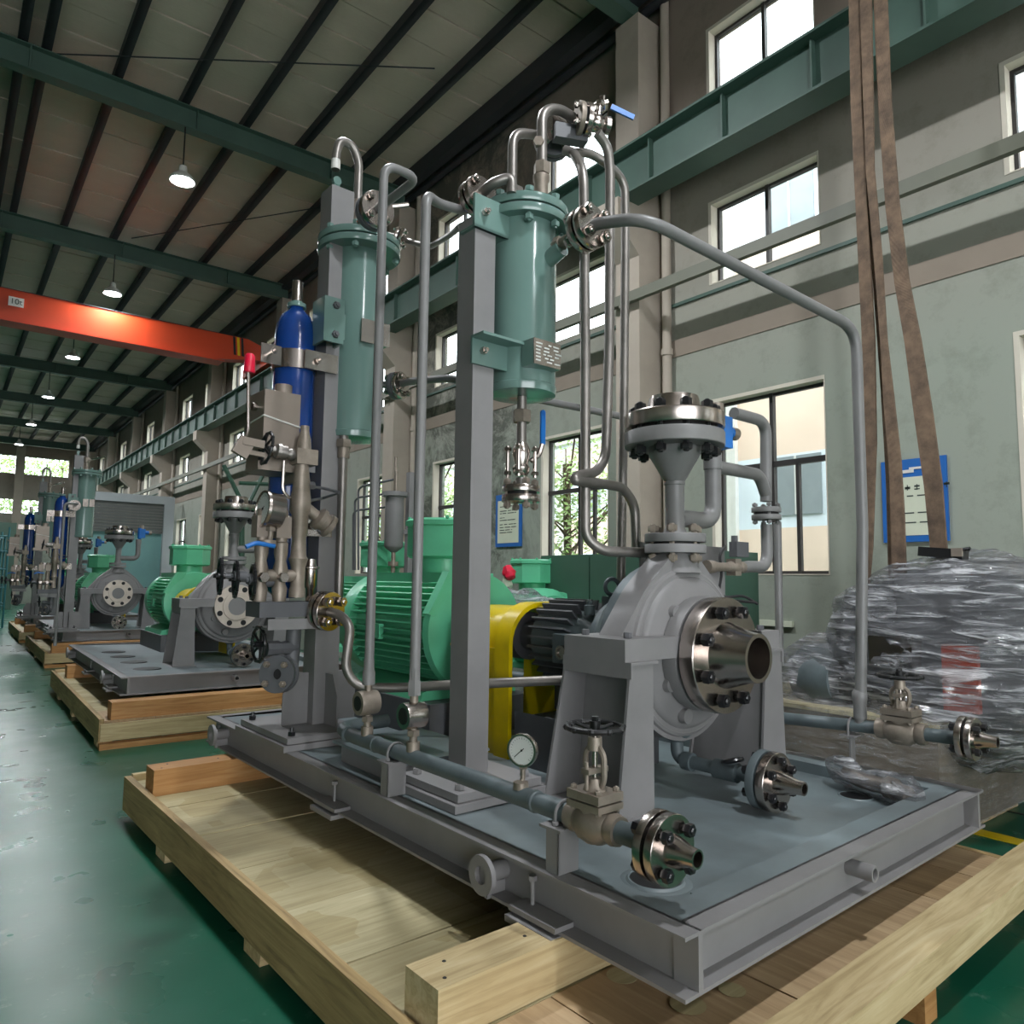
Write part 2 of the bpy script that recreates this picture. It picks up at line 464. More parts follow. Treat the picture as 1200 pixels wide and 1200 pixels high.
def bolts(par, c, ax, R, nb, r, L, nr, mat, ph=0.0, arc=None, name='bolt'):
    k = (round(r, 4), round(L, 4), round(nr, 4), mat)
    if k not in _bc:
        me = bolt_mesh(r, L, nr).mesh('bolt'); me.materials.append(MT[mat]); _bc[k] = me
    me = _bc[k]; ax = V(ax).normalized(); q = ax.to_track_quat('Z', 'Y'); c = V(c)
    for i in range(nb):
        a = 2 * pi * i / nb + ph
        p = c + q @ V((R * cos(a), R * sin(a), 0))
        inst(name, me, par, M.Translation(p) @ q.to_matrix().to_4x4())


def flange_pair(par, c, ax, R, t, gap, nb, br, bore, m1='steel', m2='steel', bmat='steel', hub1=0, hub2=0, hr=None, nr=None, ph=None, tip=None):
    """two bolted discs centred on c; ax points from the first to the second; hub lengths taper to tip radius"""
    c = V(c); ax = V(ax).normalized(); hr = hr or bore * 1.8; tip = tip or bore * 1.15; nr = nr or R * .16
    ph = pi / nb if ph is None else ph
    for sgn, mm_, hub in ((-1, m1, hub1), (1, m2, hub2)):
        b = MB(); g = gap / 2
        prof = [(g, bore), (g, R * .99), (g + t * .06, R), (g + t * .94, R), (g + t, R * .985), (g + t, hr)]
        if hub: prof += [(g + t + hub * .15, hr * .95), (g + t + hub * .7, tip * 1.06), (g + t + hub, tip), (g + t + hub, bore)]
        prof += [(g + t, bore) if not hub else (g, bore)]
        b.lathe(c, ax * sgn, prof, 32, cap=False)
        f = b.part('flange', mm_, par)
        if sgn == 1: F = f
    b = MB(); b.lathe(c - ax * gap / 2 * .95, ax, [(0, R * .8), (gap * .95, R * .8)], 24); b.part('gasket', 'gasket', par)
    L = 2 * t + gap + nr * 3.6
    bolts(F, c, ax, br, nb, nr * .55, L, nr, bmat, ph)
    return F


def handwheel(par, c, ax, R, mat='iron', spokes=4, name='handwheel'):
    b = MB(); c = V(c); ax = V(ax).normalized(); b.ring(c, ax, R, R * .1, 24, 8)
    q = ax.to_track_quat('Z', 'Y')
    for i in range(10):
        a = 2 * pi * i / 10; b.lathe(c + q @ V((R * cos(a), R * sin(a), 0)) - ax * R * .09, ax, [(0, R * .1), (R * .09, R * .15), (R * .18, R * .1)], 8)
    for i in range(spokes):
        a = 2 * pi * i / spokes; b.tube([c - ax * R * .12, c + q @ V((R * .5 * cos(a), R * .5 * sin(a), -R * .06)), c + q @ V((R * cos(a), R * sin(a), 0))], R * .08, n=6)
    b.lathe(c - ax * R * .28, ax, [(0, R * .18), (R * .5, R * .2)], 10)
    b.hexn(c + ax * R * .3, ax, R * .14, R * .15)
    return b.part(name, mat, par)


def gate_valve(name, label, c, axis, k, zw, mat='cast', cat='valve'):
    """c on the pipe axis, axis = pipe direction, k = scale, zw = height of handwheel above c"""
    c = V(c); axis = V(axis).normalized(); side = V((0, 0, 1)).cross(axis); U = V((0, 0, 1))
    t = thing(name, label, cat, c - U * .07 * k)
    b = MB(); b.lathe(c - axis * .13 * k, axis, [(0, .055 * k), (.03 * k, .06 * k), (.05 * k, .052 * k), (.09 * k, .075 * k), (.17 * k, .075 * k), (.21 * k, .052 * k), (.23 * k, .06 * k), (.26 * k, .055 * k)], 16)
    b.lathe(c - U * .07 * k, U, [(0, .04 * k), (.02 * k, .062 * k), (.13 * k, .06 * k)], 14)
    b.part('body', mat, t)
    b = MB()
    for z0, z1 in ((.06, .085), (.092, .125)):
        b.boxd(c + U * (z0 + z1) / 2 * k, axis, side, (.17 * k, .14 * k, (z1 - z0) * k))
    b.lathe(c + U * .12 * k, U, [(0, .05 * k), (.03 * k, .035 * k), (.05 * k, .03 * k)], 12); bo = b.part('bonnet', mat, t)
    for sx in (-1, 1):
        for sy in (-1, 1):
            bolts(bo, c + axis * .065 * k * sx + side * .05 * k * sy + U * .094 * k, U, 0, 1, .007 * k, .1 * k, .013 * k, mat)
    b = MB()
    for sx in (-1, 1):
        b.tube([c + axis * .028 * k * sx + U * .13 * k, c + axis * .05 * k * sx + U * .17 * k, c + axis * .048 * k * sx + U * (zw * .72), c + axis * .02 * k * sx + U * (zw * .8)], .012 * k, .02 * k, 8)
    b.lathe(c + U * (zw * .76), U, [(0, .03 * k), (.05 * k, .028 * k)], 10)
    b.boxd(c + U * .2 * k, side, axis, (.11 * k, .04 * k, .02 * k))
    for s_ in (-1, 1): b.cyl(c + side * .045 * k * s_ + U * .13 * k, c + side * .045 * k * s_ + U * .235 * k, .008 * k, 8)
    b.part('yoke', mat, t)
    b = MB(); b.cyl(c + U * .12 * k, c + U * (zw + .03 * k), .011 * k, 10); b.part('stem', 'steel', t)
    handwheel(t, c + U * zw, U, .11 * k)
    return t


def gauge(name, label, c, face, R, pipe_from, depth=None, mat='steel'):
    c = V(c); face = V(face).normalized(); depth = depth or R * .55
    t = thing(name, label, 'gauge', V(pipe_from))
    b = MB(); b.lathe(c - face * depth, face, [(0, R * .8), (R * .08, R * .97), (depth - R * .2, R * .97), (depth - R * .15, R * 1.04), (depth, R * 1.02), (depth, R * .9), (depth - R * .08, R * .88)], 28); b.part('case', mat, t)
    b = MB(); b.lathe(c - face * R * .07, face, [(0, R * .88), (R * .01, R * .88)], 28); d = b.part('dial', 'dial', t)
    q = face.to_track_quat('Z', 'Y'); b = MB()
    for i in range(21):
        a = radians(-45 + i * 13.5); e = q @ V((cos(a), sin(a), 0)); b.boxd(c - face * R * .05 + e * R * .74, e, face, (R * (.14 if i % 5 == 0 else .08), R * .01, R * .02))
    b.part('dial_scale', 'ink', d)
    b = MB(); dn = (q @ V((-.7, -.62, 0))); b.boxd(c - face * R * .03 + dn * R * .25, dn, face, (R * .9, R * .01, R * .05)); b.lathe(c - face * R * .05, face, [(0, R * .07), (R * .04, R * .07)], 10); b.part('needle', 'iron', t)
    b = MB(); pf = V(pipe_from); top = c - face * depth * .5 - V((0, 0, R * .9))
    b.tube([pf, (top.x, top.y, (pf.z + top.z) / 2), top], R * .16, R * .1, 10); b.hexn(top - V((0, 0, R * .1)), (0, 0, 1), R * .28, R * .3)
    b.lathe(pf, (0, 0, 1), [(0, R * .5), ((top.z - pf.z) * .3, R * .48), ((top.z - pf.z) * .34, R * .2)], 12)
    b.part('stem', 'cast', t)
    return t

# ============================================================ THE HALL
FR = HALL
Z0 = -ZF                       # floor level in frame coordinates
WX = 7.15                      # inner face of the right wall
BAY = 6.27
YA, YB = -9.0, 52.2
cols_y = [6.2 + BAY * i for i in range(-2, 8)]
win_y = [4.56 + BAY / 2 * i for i in range(-4, 16)]

MB().box(-12, YA, Z0 - .2, 10, YB + .3, Z0).solo('floor', 'floor', kind='structure', org=(0, 0, Z0))

# right wall built round its window openings
rows = [(1.74, 3.80), (5.25, 6.27), (7.55, 8.55)]
wall = MB(); WW = .7
zs = [Z0]
for a, b_ in rows: zs += [a, b_]
zs.append(9.9)
for i in range(0, len(zs) - 1, 2): wall.box(WX, YA, zs[i], WX + .25, YB, zs[i + 1])
for i in range(1, len(zs) - 1, 2):
    ys = [YA]
    for y in win_y: ys += [y - WW, y + WW]
    ys.append(YB)
    for j in range(0, len(ys), 2): wall.box(WX, ys[j], zs[i], WX + .25, ys[j + 1], zs[i + 1])
wr = wall.solo('wall_right', 'wall', kind='structure', org=(WX, 0, Z0))

# windows: reveal, dark frame, mullions, panes
_wm = {}


def window_parts(h, kind):
    if (h, kind) in _wm: return _wm[(h, kind)]
    W = WW; out = []
    b = MB(); e = .045
    b.box(-.006, -W - .0, 0, .12, -W + .012, h); b.box(-.006, W - .012, 0, .12, W, h); b.box(-.006, -W, h - .012, .12, W, h); b.box(-.006, -W, 0, .12, W, 0.012)
    b.box(-.006, W, 0, 0, W + .03, h + .03); b.box(-.006, -W, h, 0, W, h + .03)
    out.append(('reveal', b.mesh('reveal'), 'reveal'))
    b = MB(); x0, x1 = .12, .17
    b.box(x0, -W, 0, x1, -W + e, h); b.box(x0, W - e, 0, x1, W, h); b.box(x0, -W, 0, x1, W, e); b.box(x0, -W, h - e, x1, W, h)
    out.append(('frame', b.mesh('frame'), 'winframe'))
    bars = [(0, 0, h)]
    b = MB(); b.box(x0 - .01, -.022, 0, x1, .022, h); out.append(('mullion', b.mesh('mullion'), 'winframe'))
    pz = [(0.02, h - .02)]
    if kind == 'tall':
        zz = h * .6
        b = MB(); b.box(x0 - .01, -W, zz - .03, x1, W, zz + .03); out.append(('transom', b.mesh('transom'), 'winframe'))
        b = MB(); b.box(x0 - .01, -.32, 0, x1 - .01, -.28, zz); out.append(('mullion', b.mesh('mullion'), 'winframe'))
        pz = [(.02, zz), (zz, h - .02)]
    for a, c in pz:
        for y0, y1 in ((-W + .02, 0), (0, W - .02)):
            b = MB(); b.box(.14, y0, a, .146, y1, c); out.append(('pane', b.mesh('pane'), 'glass'))
    for _, me, mt in out: me.materials.append(MT[mt])
    _wm[(h, kind)] = out
    return out


k = 1
for ri, (z0, z1) in enumerate(rows):
    for y in win_y:
        t = thing('window_%d' % k, None, None, (WX, y, z0), kind='structure'); k += 1
        for nme, me, mt in window_parts(round(z1 - z0, 3), 'tall' if ri == 0 else 'low'):
            inst(nme, me, t, M.Translation((WX, y, z0)))
for (z0, z1) in rows:
    portal(HALL @ V((WX + .3, 12.5, (z0 + z1) / 2)), (0, radians(90), 0), z1 - z0, 42, 'window_portal')

# columns with corbels, carrying the crane beam
for i, y in enumerate(cols_y):
    t = thing('trim_%d' % (i + 1), None, None, (6.9, y, Z0), kind='structure')
    MB().box(6.68, y - .2, Z0, WX, y + .2, 9.05).part('column', 'cement', t)
    b = MB(); b.prism([(6.68, y - .2, 5.75), (6.3, y - .2, 6.1), (6.3, y - .2, 6.4), (6.68, y - .2, 6.4)], (0, .4, 0)); b.part('corbel', 'cement', t)
    b = MB(); b.cyl((7.06, y - .32, Z0), (7.06, y - .32, 9.3), .06, 12)
    for z in (1.5, 4.5, 7.5): b.lathe((7.06, y - .32, z), (0, 0, 1), [(0, .075), (.08, .075)], 12)
    b.part('downpipe', 'cement', t)

t = thing('crane_runway_beam', 'dark green steel crane runway beam along the window wall', 'beam', (6.5, 20, 6.4))
b = MB(); b.box(6.33, YA + .1, 6.4, 6.67, YB - .1, 6.43); b.part('bottom_flange', 'beam', t)
b = MB(); b.box(6.33, YA + .1, 7.0, 6.67, YB - .1, 7.03); b.part('top_flange', 'beam', t)
b = MB(); b.box(6.47, YA + .1, 6.43, 6.5, YB - .1, 7.0); b.part('web', 'beam', t)
b = MB(); b.box(6.4, 0, 6.43, 6.47, .02, 7.0); me = b.mesh('stiffener'); me.materials.append(MT['beam'])
y = YA + 1
while y < YB - 1:
    inst('stiffener', me, t, M.Translation((0, y, 0))); y += 1.045
b = MB(); b.box(6.46, YA + .1, 7.03, 6.52, YB - .1, 7.1); b.part('rail', 'purlin', t)

t = thing('wiring_trunk', 'olive grey steel trunking running across the columns below the crane beam', 'trunking', (6.6, 10, 5.14))
MB().box(6.57, YA + .2, 5.14, 6.64, YB - .3, 5.27).part('trunk', 'trunk', t)
for y in cols_y: MB().box(6.56, y - .04, 5.1, 6.69, y + .04, 5.14).part('bracket', 'trunk', t)
MB().box(7.12, YA + .2, 5.13, WX - .003, YB - .3, 5.17).solo('cable_tray', 'beam', 'thin green cable tray along the wall just under the middle window row', 'cable tray', org=(7.1, 10, 5.12))
b = MB()
for i in range(len(cols_y) - 1): b.box(WX - .012, cols_y[i] + .2, 4.48, WX, cols_y[i + 1] - .2, 4.7)
b.solo('trim_20', 'band', kind='structure', org=(WX, 10, 4.5))

# end wall with two window bands, left wall, open gate behind the camera
b = MB(); E = YB
bandz = [(5.2, 6.12), (7.6, 8.72)]
b.box(-12, E, Z0, WX + .25, E + .25, 5.2); b.box(-12, E, 6.12, WX + .25, E + .25, 7.6); b.box(-12, E, 8.72, WX + .25, E + .25, 10.0)
for z0, z1 in bandz:
    for x0, x1 in ((-12, 0.2), (5.9, WX + .25)): b.box(x0, E, z0, x1, E + .25, z1)
b.solo('wall_back', 'wall', kind='structure', org=(0, E, Z0))
t = thing('trim_21', None, None, (3.35, E, Z0), kind='structure')
MB().box(3.15, E - .3, Z0, 3.6, E, 9.3).part('column', 'cement', t)
k = 61
for z0, z1 in bandz:
    for x0, x1 in ((.2, 3.15), (3.6, 5.9)):
        t = thing('window_%d' % k, None, None, ((x0 + x1) / 2, E, z0), kind='structure'); k += 1
        MB().box(x0, E + .1, z0, x1, E + .15, z0 + .04).box(x0, E + .1, z1 - .04, x1, E + .15, z1).part('frame', 'winframe', t)
        nn = max(2, round((x1 - x0) / .95))
        for i in range(nn):
            xa = x0 + (x1 - x0) * i / nn; xb = x0 + (x1 - x0) * (i + 1) / nn
            MB().box(xa - .02, E + .1, z0, xa + .02, E + .15, z1).part('mullion', 'winframe', t)
            MB().box(xa + .02, E + .12, z0 + .04, xb - .02, E + .126, z1 - .04).part('pane', 'glass', t)
MB().box(-12.2, YA, Z0, -12, YB, 10).solo('wall_left', 'wall', kind='structure', org=(-12, 10, Z0))
# lintel over the open gate
MB().box(-12, YA - .2, 4.6, WX + .25, YA, 10).box(3, YA - .2, Z0, WX + .25, YA, 4.6).box(-12, YA - .2, Z0, -8, YA, 4.6).solo('wall_front', 'wall', kind='structure', org=(0, YA, Z0))

# roof: sheets, purlins, rafters
ceil = thing('ceiling', None, None, (0, 10, 9.62), kind='structure')
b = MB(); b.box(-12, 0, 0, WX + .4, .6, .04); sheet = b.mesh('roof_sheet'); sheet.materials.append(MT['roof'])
y = YA
i = 0
while y < YB:
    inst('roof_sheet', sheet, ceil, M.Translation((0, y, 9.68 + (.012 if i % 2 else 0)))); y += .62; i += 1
MB().box(-12, YA - .2, 9.78, WX + .5, YB + .3, 9.86).part('roof_backing', 'purlin', ceil)
b = MB(); b.box(-.035, YA, 0, .035, YB, .16); b.box(-.035, YA, 0, .09, YB, .012); pm = b.mesh('purlin'); pm.materials.append(MT['purlin'])
for x in [-11.3 + 1.02 * i for i in range(12)] + [1.68, 2.68, 3.68, 4.7, 5.85]:
    inst('purlin', pm, ceil, M.Translation((x, 0, 9.5)))
for x in (.42, .72): inst('purlin', pm, ceil, M.Translation((x, 0, 9.5)))
b = MB(); b.box(6.72, YA, 9.35, 6.9, YB, 9.66); b.cyl((7.0, YA, 9.3), (7.0, YB, 9.3), .06, 10)
b.part('eave_beam', 'purlin', ceil)
raf = None
RL = ['green roof rafter far behind the viewer', 'green roof rafter right above the viewer', 'green roof rafter landing on the column right of the steel pipes', 'green roof rafter passing behind the top of the slim teal vessel',
      'green roof rafter just above the orange crane girder', 'green roof rafter hidden right behind the orange crane girder', 'first green roof rafter seen below the orange crane girder', 'second green roof rafter below the orange crane girder', 'third green roof rafter below the orange crane girder', 'farthest green roof rafter, close to the end wall']
for i, y in enumerate(cols_y):
    t = thing('roof_rafter', RL[i], 'beam', (-2, y, 9.05), group='roof rafters spanning the hall')
    if raf is None:
        b = MB(); b.box(-12, y - .11, 9.07, 6.9, y + .11, 9.085); f1 = b.part('bottom_flange', 'beam', t)
        b = MB(); b.box(-12, y - .11, 9.44, 6.9, y + .11, 9.455); f2 = b.part('top_flange', 'beam', t)
        b = MB(); b.box(-12, y - .008, 9.085, 6.9, y + .008, 9.44); f3 = b.part('web', 'beam', t)
        b = MB()
        for xx in (.55, 2.9, 5.3): b.box(xx - .01, y - .1, 9.085, xx + .01, y + .1, 9.44)
        f4 = b.part('stiffener_plates', 'beam', t); f4['kind'] = 'stuff'; raf = (f1, f2, f3, f4)
    else:
        for f in raf:
            c = f.copy(); COL.objects.link(c); c.parent = t
b = MB(); b.tube([(.2, 12.9, 9.48), (3.0, 10.9, 9.5), (5.5, 9.1, 9.5)], .012, n=6); b.part('tie_rod', 'purlin', ceil)
b = MB(); b.tube([(3.0, 18.3, 9.45), (6.6, 13.0, 9.45)], .012, n=6); b.part('tie_rod', 'purlin', ceil)

# high bay lamps
proto = None
names = ['nearest', 'second', 'third', 'fourth', 'fifth', 'farthest']
LO = ['round high bay lamp above the front skid, first beyond the top edge', 'round high bay lamp over the viewer', 'high bay lamp behind the viewer, near the gate']
lamp_pos = [(2.72, 12.40 + BAY * i - (.1 if i == 1 else 0)) for i in range(6)] + [(2.72, 6.1), (2.72, -.2), (2.72, -6.4)]
for i, (lx, y) in enumerate(lamp_pos):
    if proto is None:
        t = thing('high_bay_lamp', 'x', 'lamp', (2.72, y, 8.12))
        b = MB(); b.lathe((2.72, y, 8.12), (0, 0, 1), [(0, .19), (.03, .2), (.1, .15), (.16, .07), (.26, .06), (.28, .02)], 24, cap=False); b.part('housing', 'white', t)
        b = MB(); b.lathe((2.72, y, 8.125), (0, 0, 1), [(0, .175), (.01, .175)], 24); b.part('light_disc', 'lamp', t)
        b = MB(); b.cyl((2.72, y, 8.4), (2.72, y, 9.07), .012, 6); b.part('cable', 'rubber', t)
        proto = t; old = y
    else:
        t = clone(proto, M.Identity(4), M.Translation((lx - 2.72, y - old, 0)), 'x')
    t['label'] = ['large bright round high bay lamp hanging nearest under the roof', 'round high bay lamp just above the orange crane', 'dim round high bay lamp seen just below the orange crane girder', 'small round high bay lamp, second below the crane girder', 'small cone of light from the next to last lamp in the row', 'tiny farthest high bay lamp near the end wall windows'][i] if i < 6 else LO[i - 6]
    t['group'] = 'round high bay lamps'
    l = bpy.data.lights.new('lamp_light', 'AREA'); l.shape = 'DISK'; l.size = .34; l.energy = 150 if i not in (1,) else 55; l.color = (.92, .96, 1)
    lo = bpy.data.objects.new('lamp_light', l); COL.objects.link(lo); lo.parent = t; lo.location = (0, 0, -.01)
proto['label'] = 'large bright round high bay lamp hanging nearest under the roof'

# orange crane
t = thing('overhead_crane', 'orange overhead travelling crane girder spanning the hall', 'crane', (0, 18.8, 7.1))
b = MB(); prof = [(-11.6, 7.25), (-11, 7.08), (4.9, 7.08), (6.35, 7.3), (6.9, 7.3), (6.9, 7.46), (5.9, 7.78), (-11, 7.78), (-11.6, 7.5)]
b.prism([(x, 18.72, z) for x, z in prof], (0, .36, 0)); b.part('girder', 'orange', t)
MB().box(-11.4, 18.64, 7.06, 5.3, 19.16, 7.085).part('bottom_plate', 'orange', t)
MB().box(-11, 18.7, 7.782, 5.9, 19.1, 7.79).part('top_plate', 'purlin', t)  # unseen dark cover, added to cut the girder's orange bounce onto the ceiling
MB().box(6.25, 17.6, 7.1, 6.75, 20.2, 7.34).part('end_carriage', 'orange', t)
b = MB()
for x in (5.55, 5.75): b.prism([(x, 18.715, 7.3), (x + .06, 18.715, 7.3), (x + .02, 18.715, 7.77), (x - .04, 18.715, 7.77)], (0, -.004, 0))
b.part('warning_stripes', 'iron', t)
b = MB(); b.prism([(5.65, 18.714, 7.3), (5.71, 18.714, 7.3), (5.67, 18.714, 7.77), (5.61, 18.714, 7.77)], (0, -.004, 0)); b.part('yellow_stripe', 'yellow', t)
b = MB(); b.box(.78, 18.7, 7.42, 1.06, 18.715, 7.62); pl = b.part('load_sign', 'white', t)
tx = bpy.data.curves.new('load_text', 'FONT'); tx.body = '10t'; tx.size = .17; tx.extrude = .002; tx.align_x = 'CENTER'; tx.align_y = 'CENTER'
to = bpy.data.objects.new('load_text', tx); tme = bpy.data.meshes.new_from_object(to); bpy.data.objects.remove(to)
to = bpy.data.objects.new('load_text', tme); COL.objects.link(to); to.parent = pl; tme.materials.append(MT['ink'])
to.matrix_basis = M.Translation(V((.92, 18.697, 7.52)) - ORG[pl.name]) @ M.Rotation(radians(90), 4, 'X'); ORG[to.name] = ORG[pl.name]

# notices on the wall


def notice(y0, y1, z0, z1, label, seed, title=False):
    rnd = random.Random(seed); t = thing('notice_board', label, 'sign', (WX, (y0 + y1) / 2, z0))
    MB().box(WX - .03, y0, z0, WX - .004, y1, z1).part('frame', 'noticeblue', t)
    hd = .17 if title else .1
    MB().box(WX - .034, y0 + .06, z0 + .06, WX - .03, y1 - .06, z1 - hd).part('paper', 'paper', t)
    b = MB(); y_hi = y1 - .12; z = z1 - hd - .1
    if title:
        n_ = 5
        for i in range(n_):
            yc = y_hi - .12 - i * .085
            for _ in range(4):
                zz = z + rnd.uniform(-.02, .02); b.box(WX - .036, yc - .024, zz - .004, WX - .034, yc + .024, zz + .004)
            b.box(WX - .036, yc - .004, z - .026, WX - .034, yc + .004, z + .026)
        z -= .08
    while z > z0 + .16:
        y = y_hi; end = y0 + .12 + rnd.choice([0, 0, .1, .3])
        while y > end:
            wd = rnd.uniform(.05, .2); b.box(WX - .036, max(end, y - wd), z - .006, WX - .034, y, z + .006); y -= wd + rnd.uniform(.015, .04)
        z -= rnd.choice([.04, .045, .07])
    b.part('print', 'ink', t)['kind'] = 'stuff'
    if title:
        b = MB(); b.box(WX - .036, y0 + .2, z1 - .1, WX - .03, y0 + .32, z1 - .08); b.box(WX - .036, y1 - .3, z1 - .13, WX - .03, y1 - .18, z1 - .1); b.part('header_print', 'white', t)['kind'] = 'stuff'
    return t


notice(2.72, 3.3, 2.05, 2.83, 'blue framed notice board on the wall behind the hanging slings', 3, True)
a_ = at(583, 581, x=WX); c_ = at(612, 640, x=WX)
notice(min(a_.y, c_.y), max(a_.y, c_.y), c_.z, a_.z, 'small blue framed notice seen under the drain valve of the middle vessel', 5)
MB().boxd((WX - .02, 4.55, 1.22), (0, 1, 0), (1, 0, 0), (.55, .05, .06)).solo('wall_bracket', 'paper', 'short cream rail fixed on the wall below the tall window', 'rail')

# floor marking and channel on the right
t = MB().box(5.95, -3, Z0, 6.1, 5.6, Z0 + .004); t.solo('trim_22', 'yellow', kind='structure', org=(5.15, 0, Z0))
MB().box(6.75, -3, Z0, 6.78, 5.6, Z0 + .004).solo('trim_23', 'rubber', kind='structure', org=(5.6, 0, Z0))

# ---- outside
MB().box(7.6, -30, Z0 - .3, 40, 80, Z0 - .1).box(-30, 52.6, Z0 - .3, 7.6, 80, Z0 - .1).solo('outside_yard', 'asphalt', 'pale ground outside the windows', 'ground', kind='structure')


def facade(x, y0, y1, hgt, label, n0=0):
    t = thing('building', label, 'building', (x + 3, (y0 + y1) / 2, Z0 - .1))
    z = Z0 - .1; i = n0
    bands = []
    while z < hgt:
        h = 1.5 if i % 2 == 0 else 1.5; bands.append((z, min(z + h, hgt), i % 2)); z += h; i += 1
    for a, c, kk in bands:
        MB().box(x, y0, a, x + 6, y1, c).part('wall_band', 'palefac' if kk == 0 else 'peach', t)
    y = y0 + .8
    while y < y1 - 1:
        b = MB(); b.box(x - .12, y + 1.9, Z0, x, y + 2.5, hgt - .3); b.part('pilaster', 'white', t)
        for a, c, kk in bands:
            if kk == 0 and c - a > 1:
                f = MB().box(x - .03, y, a + .25, x + .02, y + 1.1, c - .05).part('window', 'facwin', t)
                MB().box(x - .05, y + .52, a + .25, x - .03, y + .56, c - .05).part('glazing_bar', 'white', f)
        y += 3.1
    MB().box(x - .25, y0, hgt, x + 6.2, y1, hgt + .25).part('cornice', 'white', t)
    return t


facade(13.5, -12, 12.0, 12.5, 'peach and pale blue building outside the right hand windows', 0)
facade(21.0, 14, 44, 7.5, 'pale building far behind the trees outside', 1)


def tree(loc, h, R, seed, label, ls=1.0):
    rnd = random.Random(seed); x, y = loc; t = thing('tree', label, 'tree', (x, y, Z0 - .1), group=None)
    b = MB(); b.tube([(x, y, Z0 - .1), (x + .1, y + .05, h * .4), (x, y, h * .8)], .09, n=8)
    for i in range(16):
        a = rnd.uniform(0, 6.28); z = rnd.uniform(.3, .75) * h; b.tube([(x, y, z), (x + cos(a) * R * .5, y + sin(a) * R * .5, z + R * .35), (x + cos(a) * R * .9, y + sin(a) * R * .9, z + R * .7)], .022, n=5)
    b.part('trunk', 'bark', t)
    b = MB()
    for i in range(5200):
        a = rnd.uniform(0, 6.28); cz = rnd.uniform(-1, 1); rr = R * (rnd.random() ** .45); s_ = math.sqrt(1 - cz * cz)
        p = V((x + rr * s_ * cos(a), y + rr * s_ * sin(a), h * .66 + rr * cz * h * .34 / R))
        if noise.noise(p * 1.7) < -.12: continue
        d = V((rnd.uniform(-1, 1), rnd.uniform(-1, 1), rnd.uniform(-1, 1))).normalized(); e = d.orthogonal().normalized(); L = rnd.uniform(.05, .09) * ls
        b.add([p - d * L, p + e * L * .45, p + d * L, p - e * L * .45], [(0, 1, 2, 3)])
    o = b.part('leaves', 'leaf', t); o['kind'] = 'stuff'
    return t


tree((11.2, 12.3), 5.4, 1.9, 1, 'leafy tree outside the tall window behind the steel pipes')
tree((11.0, 24.6), 5.6, 2.0, 2, 'leafy tree seen through the gap beside the left vessel post')
tree((10.6, 17.5), 5.0, 1.8, 4, 'leafy tree outside between the two far windows')
tree((11.5, 33.5), 6.0, 2.2, 5, 'leafy tree outside toward the end of the hall')

tree((1.6, 60), 12, 3.4, 7, 'leafy tree outside the far end wall, left of its column', 2.2)
tree((6.6, 62), 12, 3.4, 8, 'leafy tree outside the far end wall, right of its column', 2.2)

# ---- shutter frame and rack at the far end
t = thing('shutter_booth', 'light grey steel frame with grey slatted shutter and turquoise back panel', 'booth', (5.3, 29.7, Z0))
MB().box(3.5, 29.5, 4.32, 6.85, 29.8, 4.62).part('lintel', 'portalgray', t)
MB().box(6.5, 29.5, Z0, 6.85, 29.8, 4.32).part('jamb', 'portalgray', t); MB().box(3.5, 29.5, Z0, 3.8, 29.8, 4.32).part('jamb', 'portalgray', t)
b = MB(); b.box(3.8, 29.6, 0, 6.5, 29.66, .1); b.box(3.8, 29.58, .08, 6.5, 29.6, .1); sm = b.mesh('shutter_slat'); sm.materials.append(MT['slat'])
for i in range(10): inst('shutter_slat', sm, t, M.Translation((0, 0, 3.22 + i * .11)))
MB().box(3.8, 29.72, Z0, 6.5, 29.76, 3.22).part('back_panel', 'turq', t)

t = thing('storage_rack', 'tall teal steel scaffold rack at the far left', 'rack', (1.2, 30.3, Z0))
for i, (x, y) in enumerate([(x, y) for x in (.5, 1.1, 1.75) for y in (29.4, 31.2, 33)]):
    MB().cyl((x, y, Z0), (x, y, 3.2 - (.25 if i % 2 else 0)), .03, 8).part('upright', 'rack', t)
for z in (.6, 1.2, 1.8, 2.4, 2.9):
    for y in (29.4, 31.2, 33): MB().cyl((.5, y, z), (1.75, y, z), .022, 8).part('crossbar', 'rack', t)
    for x in (.5, 1.1, 1.75): MB().cyl((x, 29.4, z + .05), (x, 33, z + .05), .022, 8).part('side_rail', 'rack', t)
MB().box(1.2, 44.0, Z0, 2.9, 44.4, 4.2).solo('sliding_door', 'cab', 'pale green sliding door panel by the far left end', 'door')

# ============================================================ FRONT SKID (frame SKID: x across, y along, z up)
FR = SKID
ZF0 = -ZF


def channel(b, p0, p1, out, z0, z1, fl, t=.013):
    """C-channel from p0 to p1 (xy), web set back from the tips by fl along -out"""
    p0, p1, out = V((*p0, 0)), V((*p1, 0)), V((*out, 0))
    a, c = p0 - out * fl, p1 - out * fl
    for (s0, s1, za, zb) in ((p0, a, z0, z0 + t), (p0, a, z1 - t, z1)):
        vs = [s0 + V((0, 0, za)), (p1 if s0 == p0 else p1) + V((0, 0, za)), c + V((0, 0, za)), a + V((0, 0, za))]
        b.prism(vs, (0, 0, zb - za))
    w_ = a + out * t; x_ = c + out * t
    b.prism([a + V((0, 0, z0)), c + V((0, 0, z0)), x_ + V((0, 0, z0)), w_ + V((0, 0, z0))], (0, 0, z1 - z0))


